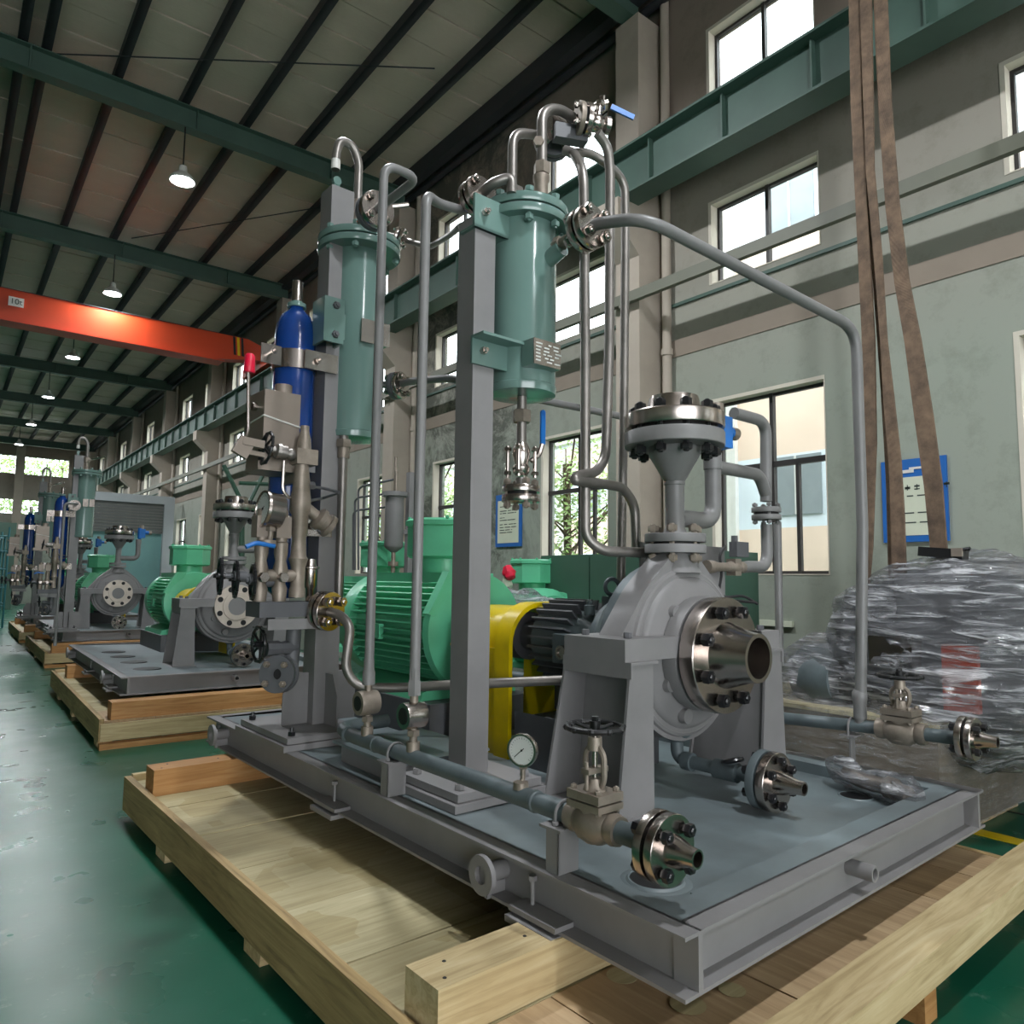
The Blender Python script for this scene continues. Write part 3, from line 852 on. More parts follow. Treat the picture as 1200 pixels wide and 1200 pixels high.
def skid_base(label, full=True):
    t = thing('skid_base', label, 'machine base', (3.35, 3.85, .32))
    X0, X1, Y0, Y1, zb, zt = 2.0, 4.71, 1.5, 6.2, .32, .52
    for nme, p0, p1, out, fl in (('side_channel', (X0, Y0), (X0, Y1), (-1, 0), .09), ('end_channel', (X0 + .091, Y0 + .0004), (X1 - .091, Y0 + .0004), (0, -1), .085),
                                 ('side_channel', (X1, Y0), (X1, Y1), (1, 0), .09), ('end_channel', (X0 + .091, Y1), (X1 - .091, Y1), (0, 1), .085)):
        b = MB(); channel(b, p0, p1, out, zb, zt, fl)
        b.part(nme, 'gray', t)
    MB().box(X0 + .07, Y0 - .0004, zb + .001, X0 + .094, Y0 + .1, zt - .001).box(X1 - .094, Y0 - .0004, zb + .001, X1 - .07, Y0 + .1, zt - .001).part('corner_plates', 'gray', t)['kind'] = 'stuff'
    # inner lip of the drip tray, then the sloping deck
    b = MB(); b.box(X0 + .08, Y0 + .08, zt - .013, X1 - .08, Y0 + .19, zt); b.box(X1 - .2, Y0 + .19, zt - .013, X1 - .08, Y1 - .08, zt)
    b.box(X1 - .213, Y0 + .19, .44, X1 - .2, Y1 - .08, zt); b.box(X0 + .3, Y0 + .19, .44, X1 - .2, Y0 + .2, zt)
    b.part('tray_rim', 'deck', t)
    b = MB(); b.add([(X0 + .02, Y0 + .1, .517), (X1 - .2, Y0 + .19, .455), (X1 - .2, Y1 - .1, .455), (X0 + .02, Y1 - .1, .517),
                     (X0 + .02, Y0 + .1, .505), (X1 - .2, Y0 + .19, .443), (X1 - .2, Y1 - .1, .443), (X0 + .02, Y1 - .1, .505)],
                    [(0, 1, 2, 3), (7, 6, 5, 4), (0, 4, 5, 1), (1, 5, 6, 2), (2, 6, 7, 3), (3, 7, 4, 0)])
    dk = b.part('deck_plate', 'deck', t)
    for y in (2.5, 5.93):
        b = MB(); b.cyl((2.085, y, .42), (1.97, y, .42), .04, 16); b.annulus((1.97, y, .42), (-1, 0, 0), .036, .08, .022); l = b.part('lifting_lug', 'gray', t)
        b = MB(); b.boxd((2.03, y, .36), (1, 0, 0), (0, 1, 0), (.1, .02, .08)); b.part('lug_web', 'gray', l)
    for y in (2.28, 4.02, 6.06):
        b = MB(); b.cyl((2.045, y, .345), (2.045, y, .46), .009, 8); b.hexn((2.045, y, .455), (0, 0, 1), .019, .02); b.part('jacking_bolt', 'gray', t)
    for y in (2.2, 4.0):
        MB().box(1.97, y - .13, .333, 2.07, y + .14, .352).part('jacking_pad', 'gray', t)
        MB().box(1.95, y - .13, .296, 2.05, y + .14, .32).part('jacking_pad', 'gray', t)
    b = MB(); b.lathe((3.25, Y0 + .085, .43), (0, -1, 0), [(0, .034), (.13, .034), (.13, .024), (.02, .024)], 20, cap=True); b.part('drain_nipple', 'gray', t)
    return t, dk


base1, dk1 = skid_base('large grey steel channel base frame carrying the front pump')
p = at(768, 1032, z=.512); q = at(1003, 934, z=.46)
for c, R in ((p, .105), (q, .09)):
    b = MB(); b.lathe((c.x, c.y, c.z - .004), (0, 0, 1), [(0, R + .035), (.004, R + .03), (.006, R + .008), (.014, R), (.014, R - .006), (.0, R - .006)], 32, cap=False); h = b.part('hole_collar', 'deck', base1)
    b = MB(); b.lathe((c.x, c.y, c.z), (0, 0, 1), [(.0, R - .006), (.006, R - .006)], 28); b.part('hole', 'iron', h)
# pads welded on the deck
MB().box(2.2, 3.55, .5, 2.75, 4.25, .625).part('cross_beam', 'gray', base1)
MB().box(2.15, 3.52, .625, 2.8, 4.28, .64).part('pad_plate', 'deck', base1)

# --- post with base plate


def post(label, x0, x1, y0, y1, ztop, bx, by, gus):
    t = thing('vessel_post', label, 'post', ((x0 + x1) / 2, (y0 + y1) / 2, .52))
    b = MB(); w_ = .012
    b.box(x0, y0, .6, x1, y0 + w_, ztop); b.box(x0, y1 - w_, .6, x1, y1, ztop); b.box(x0, y0 + w_, .6, x0 + w_, y1 - w_, ztop); b.box(x1 - w_, y0 + w_, .6, x1, y1 - w_, ztop); b.box(x0 + .001, y0 + .001, ztop, x1 - .001, y1 - .001, ztop + .008)
    b.part('square_tube', 'gray', t)
    MB().box(bx[0] - .03, by[0] - .02, .517, bx[1] + .05, by[1] + .03, .556).part('sole_plate', 'gray', t)
    pl = MB().box(bx[0], by[0], .56, bx[1], by[1], .6).part('base_plate', 'gray', t)
    for xx in (bx[0] + .06, bx[1] - .06):
        for yy in (by[0] + .07, by[1] - .07):
            b = MB(); b.hexn((xx, yy, .615), (0, 0, 1), .026, .028); b.cyl((xx, yy, .6), (xx, yy, .655), .013, 8); b.part('anchor_nut', 'black' if gus else 'gray', pl)
    if gus:
        xm, ym = (x0 + x1) / 2, (y0 + y1) / 2; H = .36; D = .19
        for sx, sy in ((-1, 0), (1, 0), (0, -1), (0, 1)):
            o_ = V((x1 if sx > 0 else x0 if sx < 0 else xm, y1 if sy > 0 else y0 if sy < 0 else ym, .6)); d = V((sx, sy, 0)); s_ = V((-sy, sx, 0)) * .006
            b = MB(); b.prism([o_ - s_, o_ + d * D - s_, o_ + d * D - s_ + V((0, 0, H * .6)), o_ + d * D * .6 - s_ + V((0, 0, H)), o_ - s_ + V((0, 0, H))], s_ * 2); b.part('gusset', 'gray', t)
    return t


pA = post('tall grey square post at the far left of the front base, with gusset plates', 2.35, 2.54, 5.0, 5.19, 4.66, (2.02, 2.6), (4.66, 5.5), True)
b = MB(); b.box(2.4, 5.07, 4.66, 2.45, 5.09, 4.76); b.lathe((2.425, 5.065, 4.75), (0, 1, 0), [(0, .035), (.03, .035)], 12); b.part('lifting_eye', 'teal', pA)
pB = post('grey square post in the middle of the front base, beside the shorter teal vessel', 2.4, 2.55, 3.22, 3.38, 3.74, (2.17, 2.72), (2.97, 3.5), False)

# --- teal seal vessels


def vessel(name_label, cx, cy, zb, zt, R, FRad, nb, fd):
    t = thing('seal_vessel', name_label, 'vessel', (cx, cy, zb))
    b = MB(); b.lathe((cx, cy, zb), (0, 0, 1), [(-.005, R * .6), (.0, R * 1.0), (.03, R * 1.03), (.045, R * 1.03), (.05, R), (zt - zb, R)], 40); b.part('shell', 'teal', t)
    b = MB(); b.lathe((cx, cy, zt), (0, 0, 1), [(0, FRad - .004), (.006, FRad), (.048, FRad), (.052, FRad - .004)], 44); f = b.part('body_flange', 'teal', t)
    b = MB(); b.lathe((cx, cy, zt + .052), (0, 0, 1), [(0, FRad * .93), (.012, FRad * .93)], 36); b.part('gasket', 'gasket', t)
    b = MB(); b.lathe((cx, cy, zt + .064), (0, 0, 1), [(0, FRad - .004), (.006, FRad), (.048, FRad), (.054, FRad - .006)], 44); b.part('cover_flange', 'teal', t)
    bolts(f, (cx, cy, zt + .058), (0, 0, 1), FRad - .04, nb, .015, .22, .028, 'teal', .2)
    return t


V1 = vessel('tall slim teal vessel on the far left post, with two small steel plates', 2.64, 5.08, 2.72, 4.20, .2, .325, 8, 0)
V2 = vessel('shorter teal vessel on the middle post, with a steel nameplate box', 2.82, 3.28, 2.76, 3.80, .203, .275, 8, 0)
# brackets
for z0, z1, R in ((2.86, 3.02, 0), (3.66, 3.86, 0)):
    b = MB(); b.box(2.38, 3.2, z0, 2.72, 3.218, z1); b.box(2.38, 3.1, z1 - .016, 2.8, 3.2, z1) if z0 < 3 else b.box(2.38, 3.2, z0, 2.66, 3.34, z0 + .016)
    br = b.part('bracket', 'teal', V2)
    b = MB(); b.hexn((2.45, 3.185, (z0 + z1) / 2), (0, 1, 0), .022, .03); b.cyl((2.45, 3.15, (z0 + z1) / 2), (2.45, 3.2, (z0 + z1) / 2), .012, 8); b.part('bracket_bolt', 'steel', br)
for zc in (3.55,):
    b = MB(); b.box(2.26, 4.86, zc - .17, 2.28, 5.06, zc + .17); b.box(2.28, 4.86, zc - .17, 2.42, 4.878, zc + .17); b.box(2.4, 4.878, zc - .17, 2.42, 4.998, zc + .17); b.box(2.42, 4.96, zc - .1, 2.6, 4.975, zc + .1); br = b.part('bracket', 'teal', V1)
    for dz in (-.11, .11):
        b = MB(); b.hexn((2.35, 4.85, zc + dz), (0, 1, 0), .028, .03); b.cyl((2.35, 4.82, zc + dz), (2.35, 4.87, zc + dz), .014, 8); b.part('bracket_bolt', 'graydark', br)
# nameplates
c = at(636, 416, y=3.05)
b = MB(); b.box(c.x - .1, 3.02, c.z - .075, c.x + .11, 3.12, c.z + .075); nb_ = b.part('nameplate_box', 'teal', V2)
b = MB(); b.box(c.x - .1, 3.014, c.z - .075, c.x + .11, 3.02, c.z + .075); b.part('nameplate', 'steel', nb_)
rnd = random.Random(2); b = MB()
for i in range(6):
    x = c.x - .085
    while x < c.x + .07: wd = rnd.uniform(.02, .05); b.box(x, 3.012, c.z + .045 - i * .02, x + wd, 3.014, c.z + .053 - i * .02); x += wd + rnd.uniform(.012, .05)
b.part('engraved_lines', 'dial', nb_)['kind'] = 'stuff'
for px in (431, 449):
    c = at(px, 388 + (px - 431) * .25, y=4.86); b = MB(); b.box(c.x - .045, 4.86, c.z - .085, c.x + .045, 4.93, c.z + .085); b.box(c.x - .055, 4.854, c.z - .09, c.x + .055, 4.86, c.z + .09)
    b.part('nameplate', 'steel', V1)
# cover nozzles of vessel 2
b = MB(); c = at(633, 232, y=3.28); top = 3.93
b.lathe((c.x, 3.28, 3.9), (0, 0, 1), [(0, .055), (.13, .05), (.135, .03)], 16); b.part('cover_nozzle', 'teal', V2); xn2 = c.x
b = MB(); b.tube([(2.86, 3.12, 3.56), (2.86, 2.98, 3.60)], .05, n=16); b.part('side_nozzle', 'teal', V2)

# --- blue gas cylinder with clamps
cx, cy = 2.175, 5.16
t = thing('gas_cylinder', 'tall dark blue gas cylinder clamped to the far left post', 'cylinder', (cx, cy, 1.5))
b = MB(); R = .15
b.lathe((cx, cy, 1.5), (0, 0, 1), [(0, R * .5), (.06, R * .9), (.12, R), (1.95, R), (2.04, R * .93), (2.11, R * .72), (2.16, R * .4), (2.2, R * .33)], 36); b.part('body', 'blue', t)
b = MB(); b.lathe((cx, cy, 3.68), (0, 0, 1), [(0, .07), (.03, .07), (.03, .045), (.05, .04)], 20); b.part('neck_ring', 'teal', t)
b = MB(); b.lathe((cx, cy, 3.72), (0, 0, 1), [(0, .04), (.16, .04), (.17, .034)], 16); b.part('valve_cap', 'steel', t)
for z in (1.95, 3.18):
    t = thing('cylinder_clamp', ('upper' if z > 3 else 'lower') + ' bent steel clamp band around the blue cylinder', 'clamp', (cx, cy, z))
    b = MB(); b.annulus((cx, cy, z), (0, 0, 1), R + .004, R + .016, .14, 36); b.part('band', 'steel', t)
    b = MB(); b.box(cx - .3, cy - .12, z, cx - .15, cy - .108, z + .14); b.part('ear_plate', 'steel', t)
    b = MB(); b.box(cx + .0, cy - .19, z, cx + .26, cy - .178, z + .14); b.part('ear_plate', 'steel', t)
    for dx in (-.24, .1):
        b = MB(); b.cyl((cx + dx, cy - .26, z + .07), (cx + dx, cy - .1, z + .07), .012, 8); b.hexn((cx + dx, cy - .22, z + .07), (0, 1, 0), .026, .025); b.part('clamp_bolt', 'steel', t)

# ============================================================ PUMP
PX, PY, PZ = 3.5, 2.67, 1.255
pump = thing('process_pump', 'grey centrifugal pump with a large shiny suction flange on the front base', 'pump', (PX, PY, .52))
# casing outline = hull of circle and nozzle neck
import itertools


def hull2(pts):
    pts = sorted(set(pts))

    def half(ps):
        h = []
        for p in ps:
            while len(h) > 1 and (h[-1][0] - h[-2][0]) * (p[1] - h[-2][1]) - (h[-1][1] - h[-2][1]) * (p[0] - h[-2][0]) <= 0: h.pop()
            h.append(p)
        return h[:-1]
    return half(pts) + half(pts[::-1])


pts = [(PX + .5 * cos(a * pi / 30), PZ + .5 * sin(a * pi / 30)) for a in range(60)] + [(PX - .11, PZ + .56), (PX + .11, PZ + .56), (PX - .56, PZ + .1), (PX + .56, PZ + .1)]
h = hull2([(round(a, 4), round(b_, 4)) for a, b_ in pts])
b = MB(); b.prism([(x, 2.60, z) for x, z in h], (0, .16, 0)); b.part('volute_casing', 'gray', pump)
b = MB(); b.lathe((PX, 2.60, PZ), (0, -1, 0), [(0, .47), (.02, .46), (.022, .43), (.04, .42), (.05, .40), (.075, .3), (.1, .21), (.16, .18), (.2, .18)], 44)
for a, rr in ((.9, .3), (2.3, .3), (3.7, .3), (5.2, .3), (4.4, .36)): b.lathe((PX + rr * cos(a), 2.54, PZ + rr * sin(a)), (0, -1, 0), [(0, .045), (.035, .04)], 14)
b.part('casing_front', 'gray', pump)
b = MB(); b.ring((PX, 2.6, PZ), (0, 1, 0), .455, .022, 48, 8); b.part('casing_rib', 'gray', pump)
b = MB(); b.lathe((PX, 2.76, PZ), (0, 1, 0), [(0, .5), (.06, .5), (.12, .44), (.22, .36), (.24, .3), (.32, .28)], 40); b.part('casing_cover', 'over', pump)
# mounting feet at centre line
for s in (-1, 1):
    x0, x1 = (PX + s * .72, PX + s * .2)
    b = MB(); b.box(min(x0, x1), 2.43, 1.25, max(x0, x1), 2.86, 1.36); b.part('mounting_foot', 'gray', pump)
    for yy in (2.5, 2.8):
        b = MB(); b.hexn((PX + s * .62, yy, 1.375), (0, 0, 1), .022, .03); b.part('foot_bolt', 'graydark', pump)
# suction side: grey flange then steel weld neck flange
F = flange_pair(pump, (PX, 2.425, PZ), (0, -1, 0), .315, .09, .022, 8, .25, .108, 'gray', 'steel', 'black', hub1=0, hub2=.19, hr=.18, nr=.038, tip=.13)
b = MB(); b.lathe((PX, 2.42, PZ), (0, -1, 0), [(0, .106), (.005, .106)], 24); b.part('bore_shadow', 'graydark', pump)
b = MB(); b.cyl((PX, 2.6, PZ), (PX, 2.5, PZ), .17, 32); b.part('suction_neck', 'over', pump)
# discharge
b = MB(); b.lathe((PX, PY, PZ + .45), (0, 0, 1), [(0, .15), (.08, .12), (.12, .1)], 24); b.part('discharge_neck', 'gray', pump)
flange_pair(pump, (PX, PY, 1.875), (0, 0, 1), .178, .05, .014, 6, .135, .05, 'gray', 'gray', 'cast', nr=.031, hr=.075)
# discharge spool
sp = thing('discharge_spool', 'grey reducer spool with bolted steel top flange above the pump', 'pipe spool', (PX, PY, 1.93))
b = MB(); b.lathe((PX, PY, 1.93), (0, 0, 1), [(0, .075), (.04, .057), (.29, .057), (.295, .062), (.31, .062), (.315, .058), (.34, .075), (.42, .12), (.47, .15), (.5, .155), (.53, .155)], 32); b.part('reducer', 'tubegray', sp)
flange_pair(sp, (PX, PY, 2.545), (0, 0, 1), .295, .085, .024, 10, .235, .12, 'tubegray', 'steel', 'black', hub2=.11, hr=.17, nr=.034, tip=.145)
yb = PY
e0 = at(797, 594, y=yb); e1 = at(845, 600, y=yb); e2 = at(840, 490, y=yb)
b = MB(); xr = PX + .39
b.tube([(PX + .03, yb, 2.03), (xr, yb, 2.03), (xr, yb, 2.36)], .052, .12, 16); b.lathe((xr, yb, 2.36), (0, 0, 1), [(0, .058), (.1, .058), (.105, .05)], 16)
b.part('branch_elbow', 'tubegray', sp)
b = MB(); b.lathe((xr + .02, yb, 2.46), (0, 0, 1), [(0, .022), (.05, .022), (.05, .03)], 10); b.part('plug', 'steel', sp)
b = MB(); b.box(xr + .0, yb - .07, 2.5, xr + .12, yb + .05, 2.70); b.cyl((xr + .12, yb, 2.62), (xr + .2, yb, 2.62), .04, 12); b.lathe((xr + .02, yb, 2.5), (0, 0, 1), [(-.03, .03), (0, .05), (.22, .048)], 14); b.part('blue_valve_body', 'bluecap', sp)
b = MB(); b.cyl((xr + .05, yb, 2.70), (xr + .05, yb, 2.79), .045, 12); b.part('valve_cap', 'cast', sp); b = MB(); b.cyl((xr + .2, yb, 2.62), (xr + .26, yb, 2.62), .042, 12); b.part('valve_cap', 'cast', sp)

# flushing line right of the discharge
FY = 2.75
a0 = at(860, 484, y=FY); a1 = at(904, 484, y=FY); a2 = at(905, 585, y=FY)
fl = thing('flushing_line', 'grey looped pipe with small bolted flange right of the pump discharge', 'pipe', (a2.x, FY, a2.z))
zz1 = at(898, 596, y=FY).z; zz2 = at(898, 608, y=FY).z; xc = at(898, 602, y=FY).x
b = MB(); b.tube([a0, (xc + .02, FY, a0.z), (xc, FY, zz1 + .05)], .04, .12, 14); b.part('upper_pipe', 'tubegray', fl)
b = MB(); p = at(898, 562, y=FY); b.tube([(xr + .03, yb, at(845, 548, y=yb).z), (xc - .08, FY, at(888, 556, y=FY).z), (xc, FY, zz1 + .1)], .042, .08, 14); b.part('cross_pipe', 'tubegray', fl)
b = MB(); b.cyl(at(911, 612, y=3.05), at(914, 780, y=3.05), .03, 12); b.part('rear_pipe', 'tubegray', fl)
flange_pair(fl, (xc, FY, (zz1 + zz2) / 2), (0, 0, -1), .1, .035, .018, 4, .078, .035, 'tubegray', 'tubegray', 'tubegray', nr=.018, hr=.05)
lo = at(880, 664, y=FY)
b = MB(); b.tube([(xc, FY, zz2 - .04), (xc, FY, lo.z), (lo.x - .02, FY, lo.z), at(870, 665, y=FY)], .04, .14, 14); b.part('lower_pipe', 'tubegray', fl)
p0 = at(870, 665, y=FY); p1 = at(828, 664, y=FY)
b = MB(); L_ = p1 - p0; b.lathe(p0, L_, [(0, .04), (.04, .045), (.05, .03), (.09, .045), (.13, .045), (.15, .03), (L_.length - .08, .03), (L_.length - .075, .04), (L_.length, .042)], 12)
b.boxd(p0 + L_ * .25, (0, 0, 1), (1, 0, 0), (.11, .07, .07)); b.part('valve_body', 'cast', fl)
b = MB(); c = at(866, 644, y=FY); b.boxd(c, (1, 0, 0), (0, 1, 0), (.14, .06, .1)); b.cyl(c + V((-.05, 0, 0)), c + V((-.05, 0, .09)), .022, 8); b.part('switch_box', 'graydark', fl)
c0 = at(835, 640, y=FY)
b = MB(); b.tube([at(850, 640, y=FY), at(843, 650, y=FY), at(846, 672, y=FY), at(842, 695, y=FY), at(850, 700, y=2.7), at(872, 698, y=2.65), at(888, 708, y=2.6)], .009, .04, 8); b.tube([at(815, 700, y=2.7), at(850, 703, y=2.66), at(884, 706, y=2.6)], .009, .04, 8)
b.solo('signal_cable', 'rubber', 'thin black cable drooping behind the suction flange of the front pump', 'cable', org=at(843, 695, y=FY))
# plate behind the seal, with hole
b = MB(); b.box(3.58, 3.0, 1.4, 4.5, 3.012, 1.9); b.part('instrument_plate', 'gray', pump)
b = MB(); b.annulus((p1.x, 2.995, p1.z), (0, -1, 0), .03, .05, .01, 20); b.part('plate_grommet', 'rubber', pump)

# pedestal legs
for s in (-1, 1):
    t = thing('pump_pedestal', 'grey welded pedestal under the ' + ('left' if s < 0 else 'right') + ' foot of the front pump', 'pedestal', (PX + s * .7, 2.65, .5))
    X = lambda u: PX + s * u
    b = MB()
    for (yt, yb_) in ((2.41, 2.43), (2.86, 2.95)):
        poly = [(X(.70), yt, 1.235), (X(.53), yt, 1.235), (X(.50), yb_, .5), (X(.77), yb_, .5)]
        b.prism(poly if s > 0 else poly[::-1], (0, .016, 0))
    b.part('side_plates', 'gray', t)['kind'] = 'stuff'
    b = MB(); b.prism([(X(.545), 2.42, 1.235), (X(.545), 2.87, 1.235), (X(.52), 2.95, .5), (X(.52), 2.43, .5)], (.014, 0, 0)); b.part('web_plate', 'gray', t)
    b = MB(); b.box(min(X(.71), X(.5)), 2.40, 1.235, max(X(.71), X(.5)), 2.88, 1.25); b.box(min(X(.71), X(.695)), 2.40, 1.17, max(X(.71), X(.695)), 2.88, 1.235); b.part('top_plate', 'gray', t)
    b = MB(); b.box(min(X(.79), X(.48)), 2.40, .485, max(X(.79), X(.48)), 2.98, .5); b.part('foot_plate', 'gray', t)

# bearing housing
t = thing('bearing_housing', 'dark ribbed bearing housing between pump and yellow coupling guard', 'bearing housing', (PX, 3.35, 1.0))
b = MB(); b.lathe((PX, 3.08, PZ), (0, 1, 0), [(0, .28), (.03, .28), (.04, .2), (.12, .19), (.5, .24), (.6, .235), (.64, .19), (.66, .08), (.8, .05)], 36); b.part('housing', 'over', t)
fm = MB(); fm.box(.18, 3.34, -.006, .275, 3.68, .006); me = fm.mesh('cooling_fin'); me.materials.append(MT['graydark'])
for i in range(26):
    a = 2 * pi * i / 26 + .1
    inst('cooling_fin', me, t, M.Translation((PX, 0, PZ)) @ M.Rotation(a, 4, 'Y'))
b = MB(); b.box(PX - .3, 3.22, PZ - .12, PX - .19, 3.4, PZ + .06); b.part('oil_sight_block', 'over', t)
b = MB(); b.lathe((PX - .3, 3.3, PZ - .05), (-1, 0, 0), [(0, .045), (.03, .045), (.03, .03), (.02, .03)], 16); b.part('oil_sight_glass', 'steel', t)
b = MB(); b.box(PX - .06, 3.1, PZ + .19, PX + .06, 3.2, PZ + .3); b.ring((PX - .02, 3.15, PZ + .36), (.3, 1, 0), .05, .014, 20, 8); b.part('lifting_eye', 'over', t)
b = MB(); b.lathe((PX - .12, 3.25, PZ + .18), (0, 0, 1), [(0, .035), (.06, .035), (.065, .02), (.09, .02)], 12); b.part('breather_cap', 'over', t)
b = MB(); b.box(PX - .09, 3.5, .8, PX + .09, 3.6, PZ - .15); b.part('support_foot', 'graydark', t)
b = MB(); b.prism([(3.08, 3.12, .47), (3.9, 3.12, .47), (3.9, 3.12, .78), (3.2, 3.12, .78), (3.08, 3.12, .82)], (0, .5, 0)); b.solo('housing_pedestal', 'graydark', 'dark grey box pedestal under the ribbed bearing housing', 'pedestal')

# yellow coupling guard


def arch(b, x0, x1, y0, y1, z0, z1, r, th):
    def prof(off):
        o_ = [(x0 + off, z0)]
        for k in range(9): a = pi - pi / 2 * k / 8; o_.append((x0 + r + (r - off) * cos(a), z1 - r + (r - off) * sin(a)))
        for k in range(9): a = pi / 2 - pi / 2 * k / 8; o_.append((x1 - r + (r - off) * cos(a), z1 - r + (r - off) * sin(a)))
        o_.append((x1 - off, z0)); return o_
    P, Q = prof(0), prof(th); n = len(P)
    vs = [(x, y0, z) for x, z in P] + [(x, y0, z) for x, z in Q] + [(x, y1, z) for x, z in P] + [(x, y1, z) for x, z in Q]; fs = []
    for i in range(n - 1):
        fs += [(i, i + 1, n + i + 1, n + i), (2 * n + i, 3 * n + i, 3 * n + i + 1, 2 * n + i + 1), (i, 2 * n + i, 2 * n + i + 1, i + 1), (n + i, n + i + 1, 3 * n + i + 1, 3 * n + i)]
    fs += [(0, n, 3 * n, 2 * n), (n - 1, 3 * n - 1, 4 * n - 1, 2 * n - 1)]
    b.add(vs, fs)


t = thing('coupling_guard', 'bright yellow arched coupling guard behind the middle post', 'guard', (PX, 4.1, .46))
b = MB(); arch(b, 3.14, 3.86, 3.86, 4.42, .46, 1.46, .26, .01); b.part('shell', 'yellow', t)
b = MB(); arch(b, 3.11, 3.89, 3.72, 3.87, .46, 1.5, .28, .03); b.part('front_rim', 'yellow', t)
b = MB(); b.box(3.12, 3.88, 1.17, 3.14, 4.4, 1.19); b.part('joint_flange', 'yellow', t)
b = MB(); b.cyl((PX, 3.75, PZ), (PX, 4.5, PZ), .1, 20); b.cyl((PX, 3.95, PZ), (PX, 4.2, PZ), .17, 24); b.solo('shaft_coupling', 'graydark', 'steel coupling inside the yellow guard', 'coupling')


# green motor (axis along y)
def motor(label, cx, y0, y1, zc, R, big=True):
    t = thing('electric_motor', label, 'motor', (cx, (y0 + y1) / 2, zc - R - .08)); L_ = y1 - y0
    b = MB(); b.lathe((cx, y0 + .1, zc), (0, 1, 0), [(0, R * .8), (L_ - .2, R * .8)], 32); b.part('stator_frame', 'green', t)
    b = MB(); b.lathe((cx, y0, zc), (0, 1, 0), [(-.03, R * .3), (0, R * .35), (.005, R * .72), (.03, R * .97), (.09, R * 1.0), (.12, R * .96)], 44); b.part('end_shield', 'green', t)
    b = MB(); b.lathe((cx, y1 - .28, zc), (0, 1, 0), [(0, R * .96), (.2, R * .96), (.27, R * .86), (.28, R * .5)], 40); b.part('fan_cowl', 'green', t)
    fin = MB(); fin.box(R * .75, y0 + .12, -.006, R * .97, y1 - .28, .006); me = fin.mesh('cooling_fin'); me.materials.append(MT['green'])
    nf = 46
    for i in range(nf):
        a = 360 * i / nf
        if 60 < a < 120 or 235 < a < 305: continue
        inst('cooling_fin', me, t, M.Translation((cx, 0, zc)) @ M.Rotation(-radians(a), 4, 'Y'))
    b = MB(); b.box(cx - R * .55, y0 + .16, zc + R * .72, cx + R * .55, y1 - .3, zc + R * .96); b.part('top_saddle', 'green', t)
    b = MB()
    b.prism([(cx - R * .98, y0 + .02, zc + R * .3), (cx - R * .6, y0 + .02, zc + R * .98), (cx - R * .3, y0 + .02, zc + R * .98), (cx - R * .7, y0 + .02, zc + R * .2)], (0, .09, 0)); b.part('lifting_lug', 'green', t)
    b = MB(); b.box(cx - R * .99, (y0 + y1) / 2 - .05, zc - .09, cx - R * .9, (y0 + y1) / 2 + .09, zc + .03); b.part('drain_box', 'green', t)
    for s in (-1, 1):
        b = MB(); b.prism([(cx + s * R * .35, y0 + .1, zc - R * .8), (cx + s * R * .95, y0 + .1, zc - R * .95), (cx + s * R * .98, y0 + .1, zc - R * 1.08), (cx + s * R * .3, y0 + .1, zc - R * 1.08)], (0, L_ - .4, 0)); b.part('foot', 'green', t)
    # terminal box, octagonal on a neck
    bx, by, bz = cx + R * .02, y0 + L_ * .33, zc + R * .95
    b = MB(); b.lathe((bx, by, bz), (0, 0, 1), [(0, R * .42), (R * .28, R * .42)], 24); b.part('box_neck', 'green', t)
    b = MB(); b.lathe((bx, by, bz + R * .26), (0, 0, 1), [(0, R * .6), (R * .04, R * .66), (R * .56, R * .66), (R * .58, R * .7), (R * .66, R * .7), (R * .7, R * .62)], 8, ph=pi / 8); tb = b.part('terminal_box', 'green', t)
    for i in range(8):
        a = 2 * pi * i / 8 + .25; b = MB(); b.hexn((bx + R * .62 * cos(a), by + R * .62 * sin(a), bz + R * .26 + R * .71), (0, 0, 1), R * .035, R * .05); b.part('cover_bolt', 'green', tb)
    return t


mot = motor('large mint green electric motor at the back of the front base', 3.5, 4.55, 6.12, 1.25, .47)
MB().box(3.02, 4.5, .46, 4.0, 6.05, .74).solo('motor_plinth', 'graydark', 'dark steel plinth under the large green motor', 'plinth')

# drain line under the pump
dr = thing('drain_line', 'short grey drain pipe under the pump with small shiny flange', 'pipe', (PX, 2.6, .6))
b = MB(); b.lathe((PX, PY, .78), (0, 0, -1), [(-.04, .09), (0, .085), (.04, .045)], 16); b.tube([(PX, PY, .78), (PX, PY, .64), (PX, 2.3, .64), (PX, 2.2, .64)], .036, .08, 14)
b.lathe((PX, 2.62, .64), (0, -1, 0), [(0, .05), (.06, .05)], 14); b.lathe((PX, 2.42, .64), (0, -1, 0), [(0, .036), (.01, .052), (.15, .052), (.16, .036)], 14); b.part('pipe', 'over', dr)
b = MB(); b.ring((PX - .0, 2.3, .70), (0, .3, 1), .05, .012, 16, 6); b.part('valve_wheel', 'black', dr)
flange_pair(dr, (PX, 2.09, .64), (0, -1, 0), .148, .045, .014, 6, .11, .025, 'over', 'steel', 'black', hub2=.14, hr=.06, nr=.024, tip=.034)

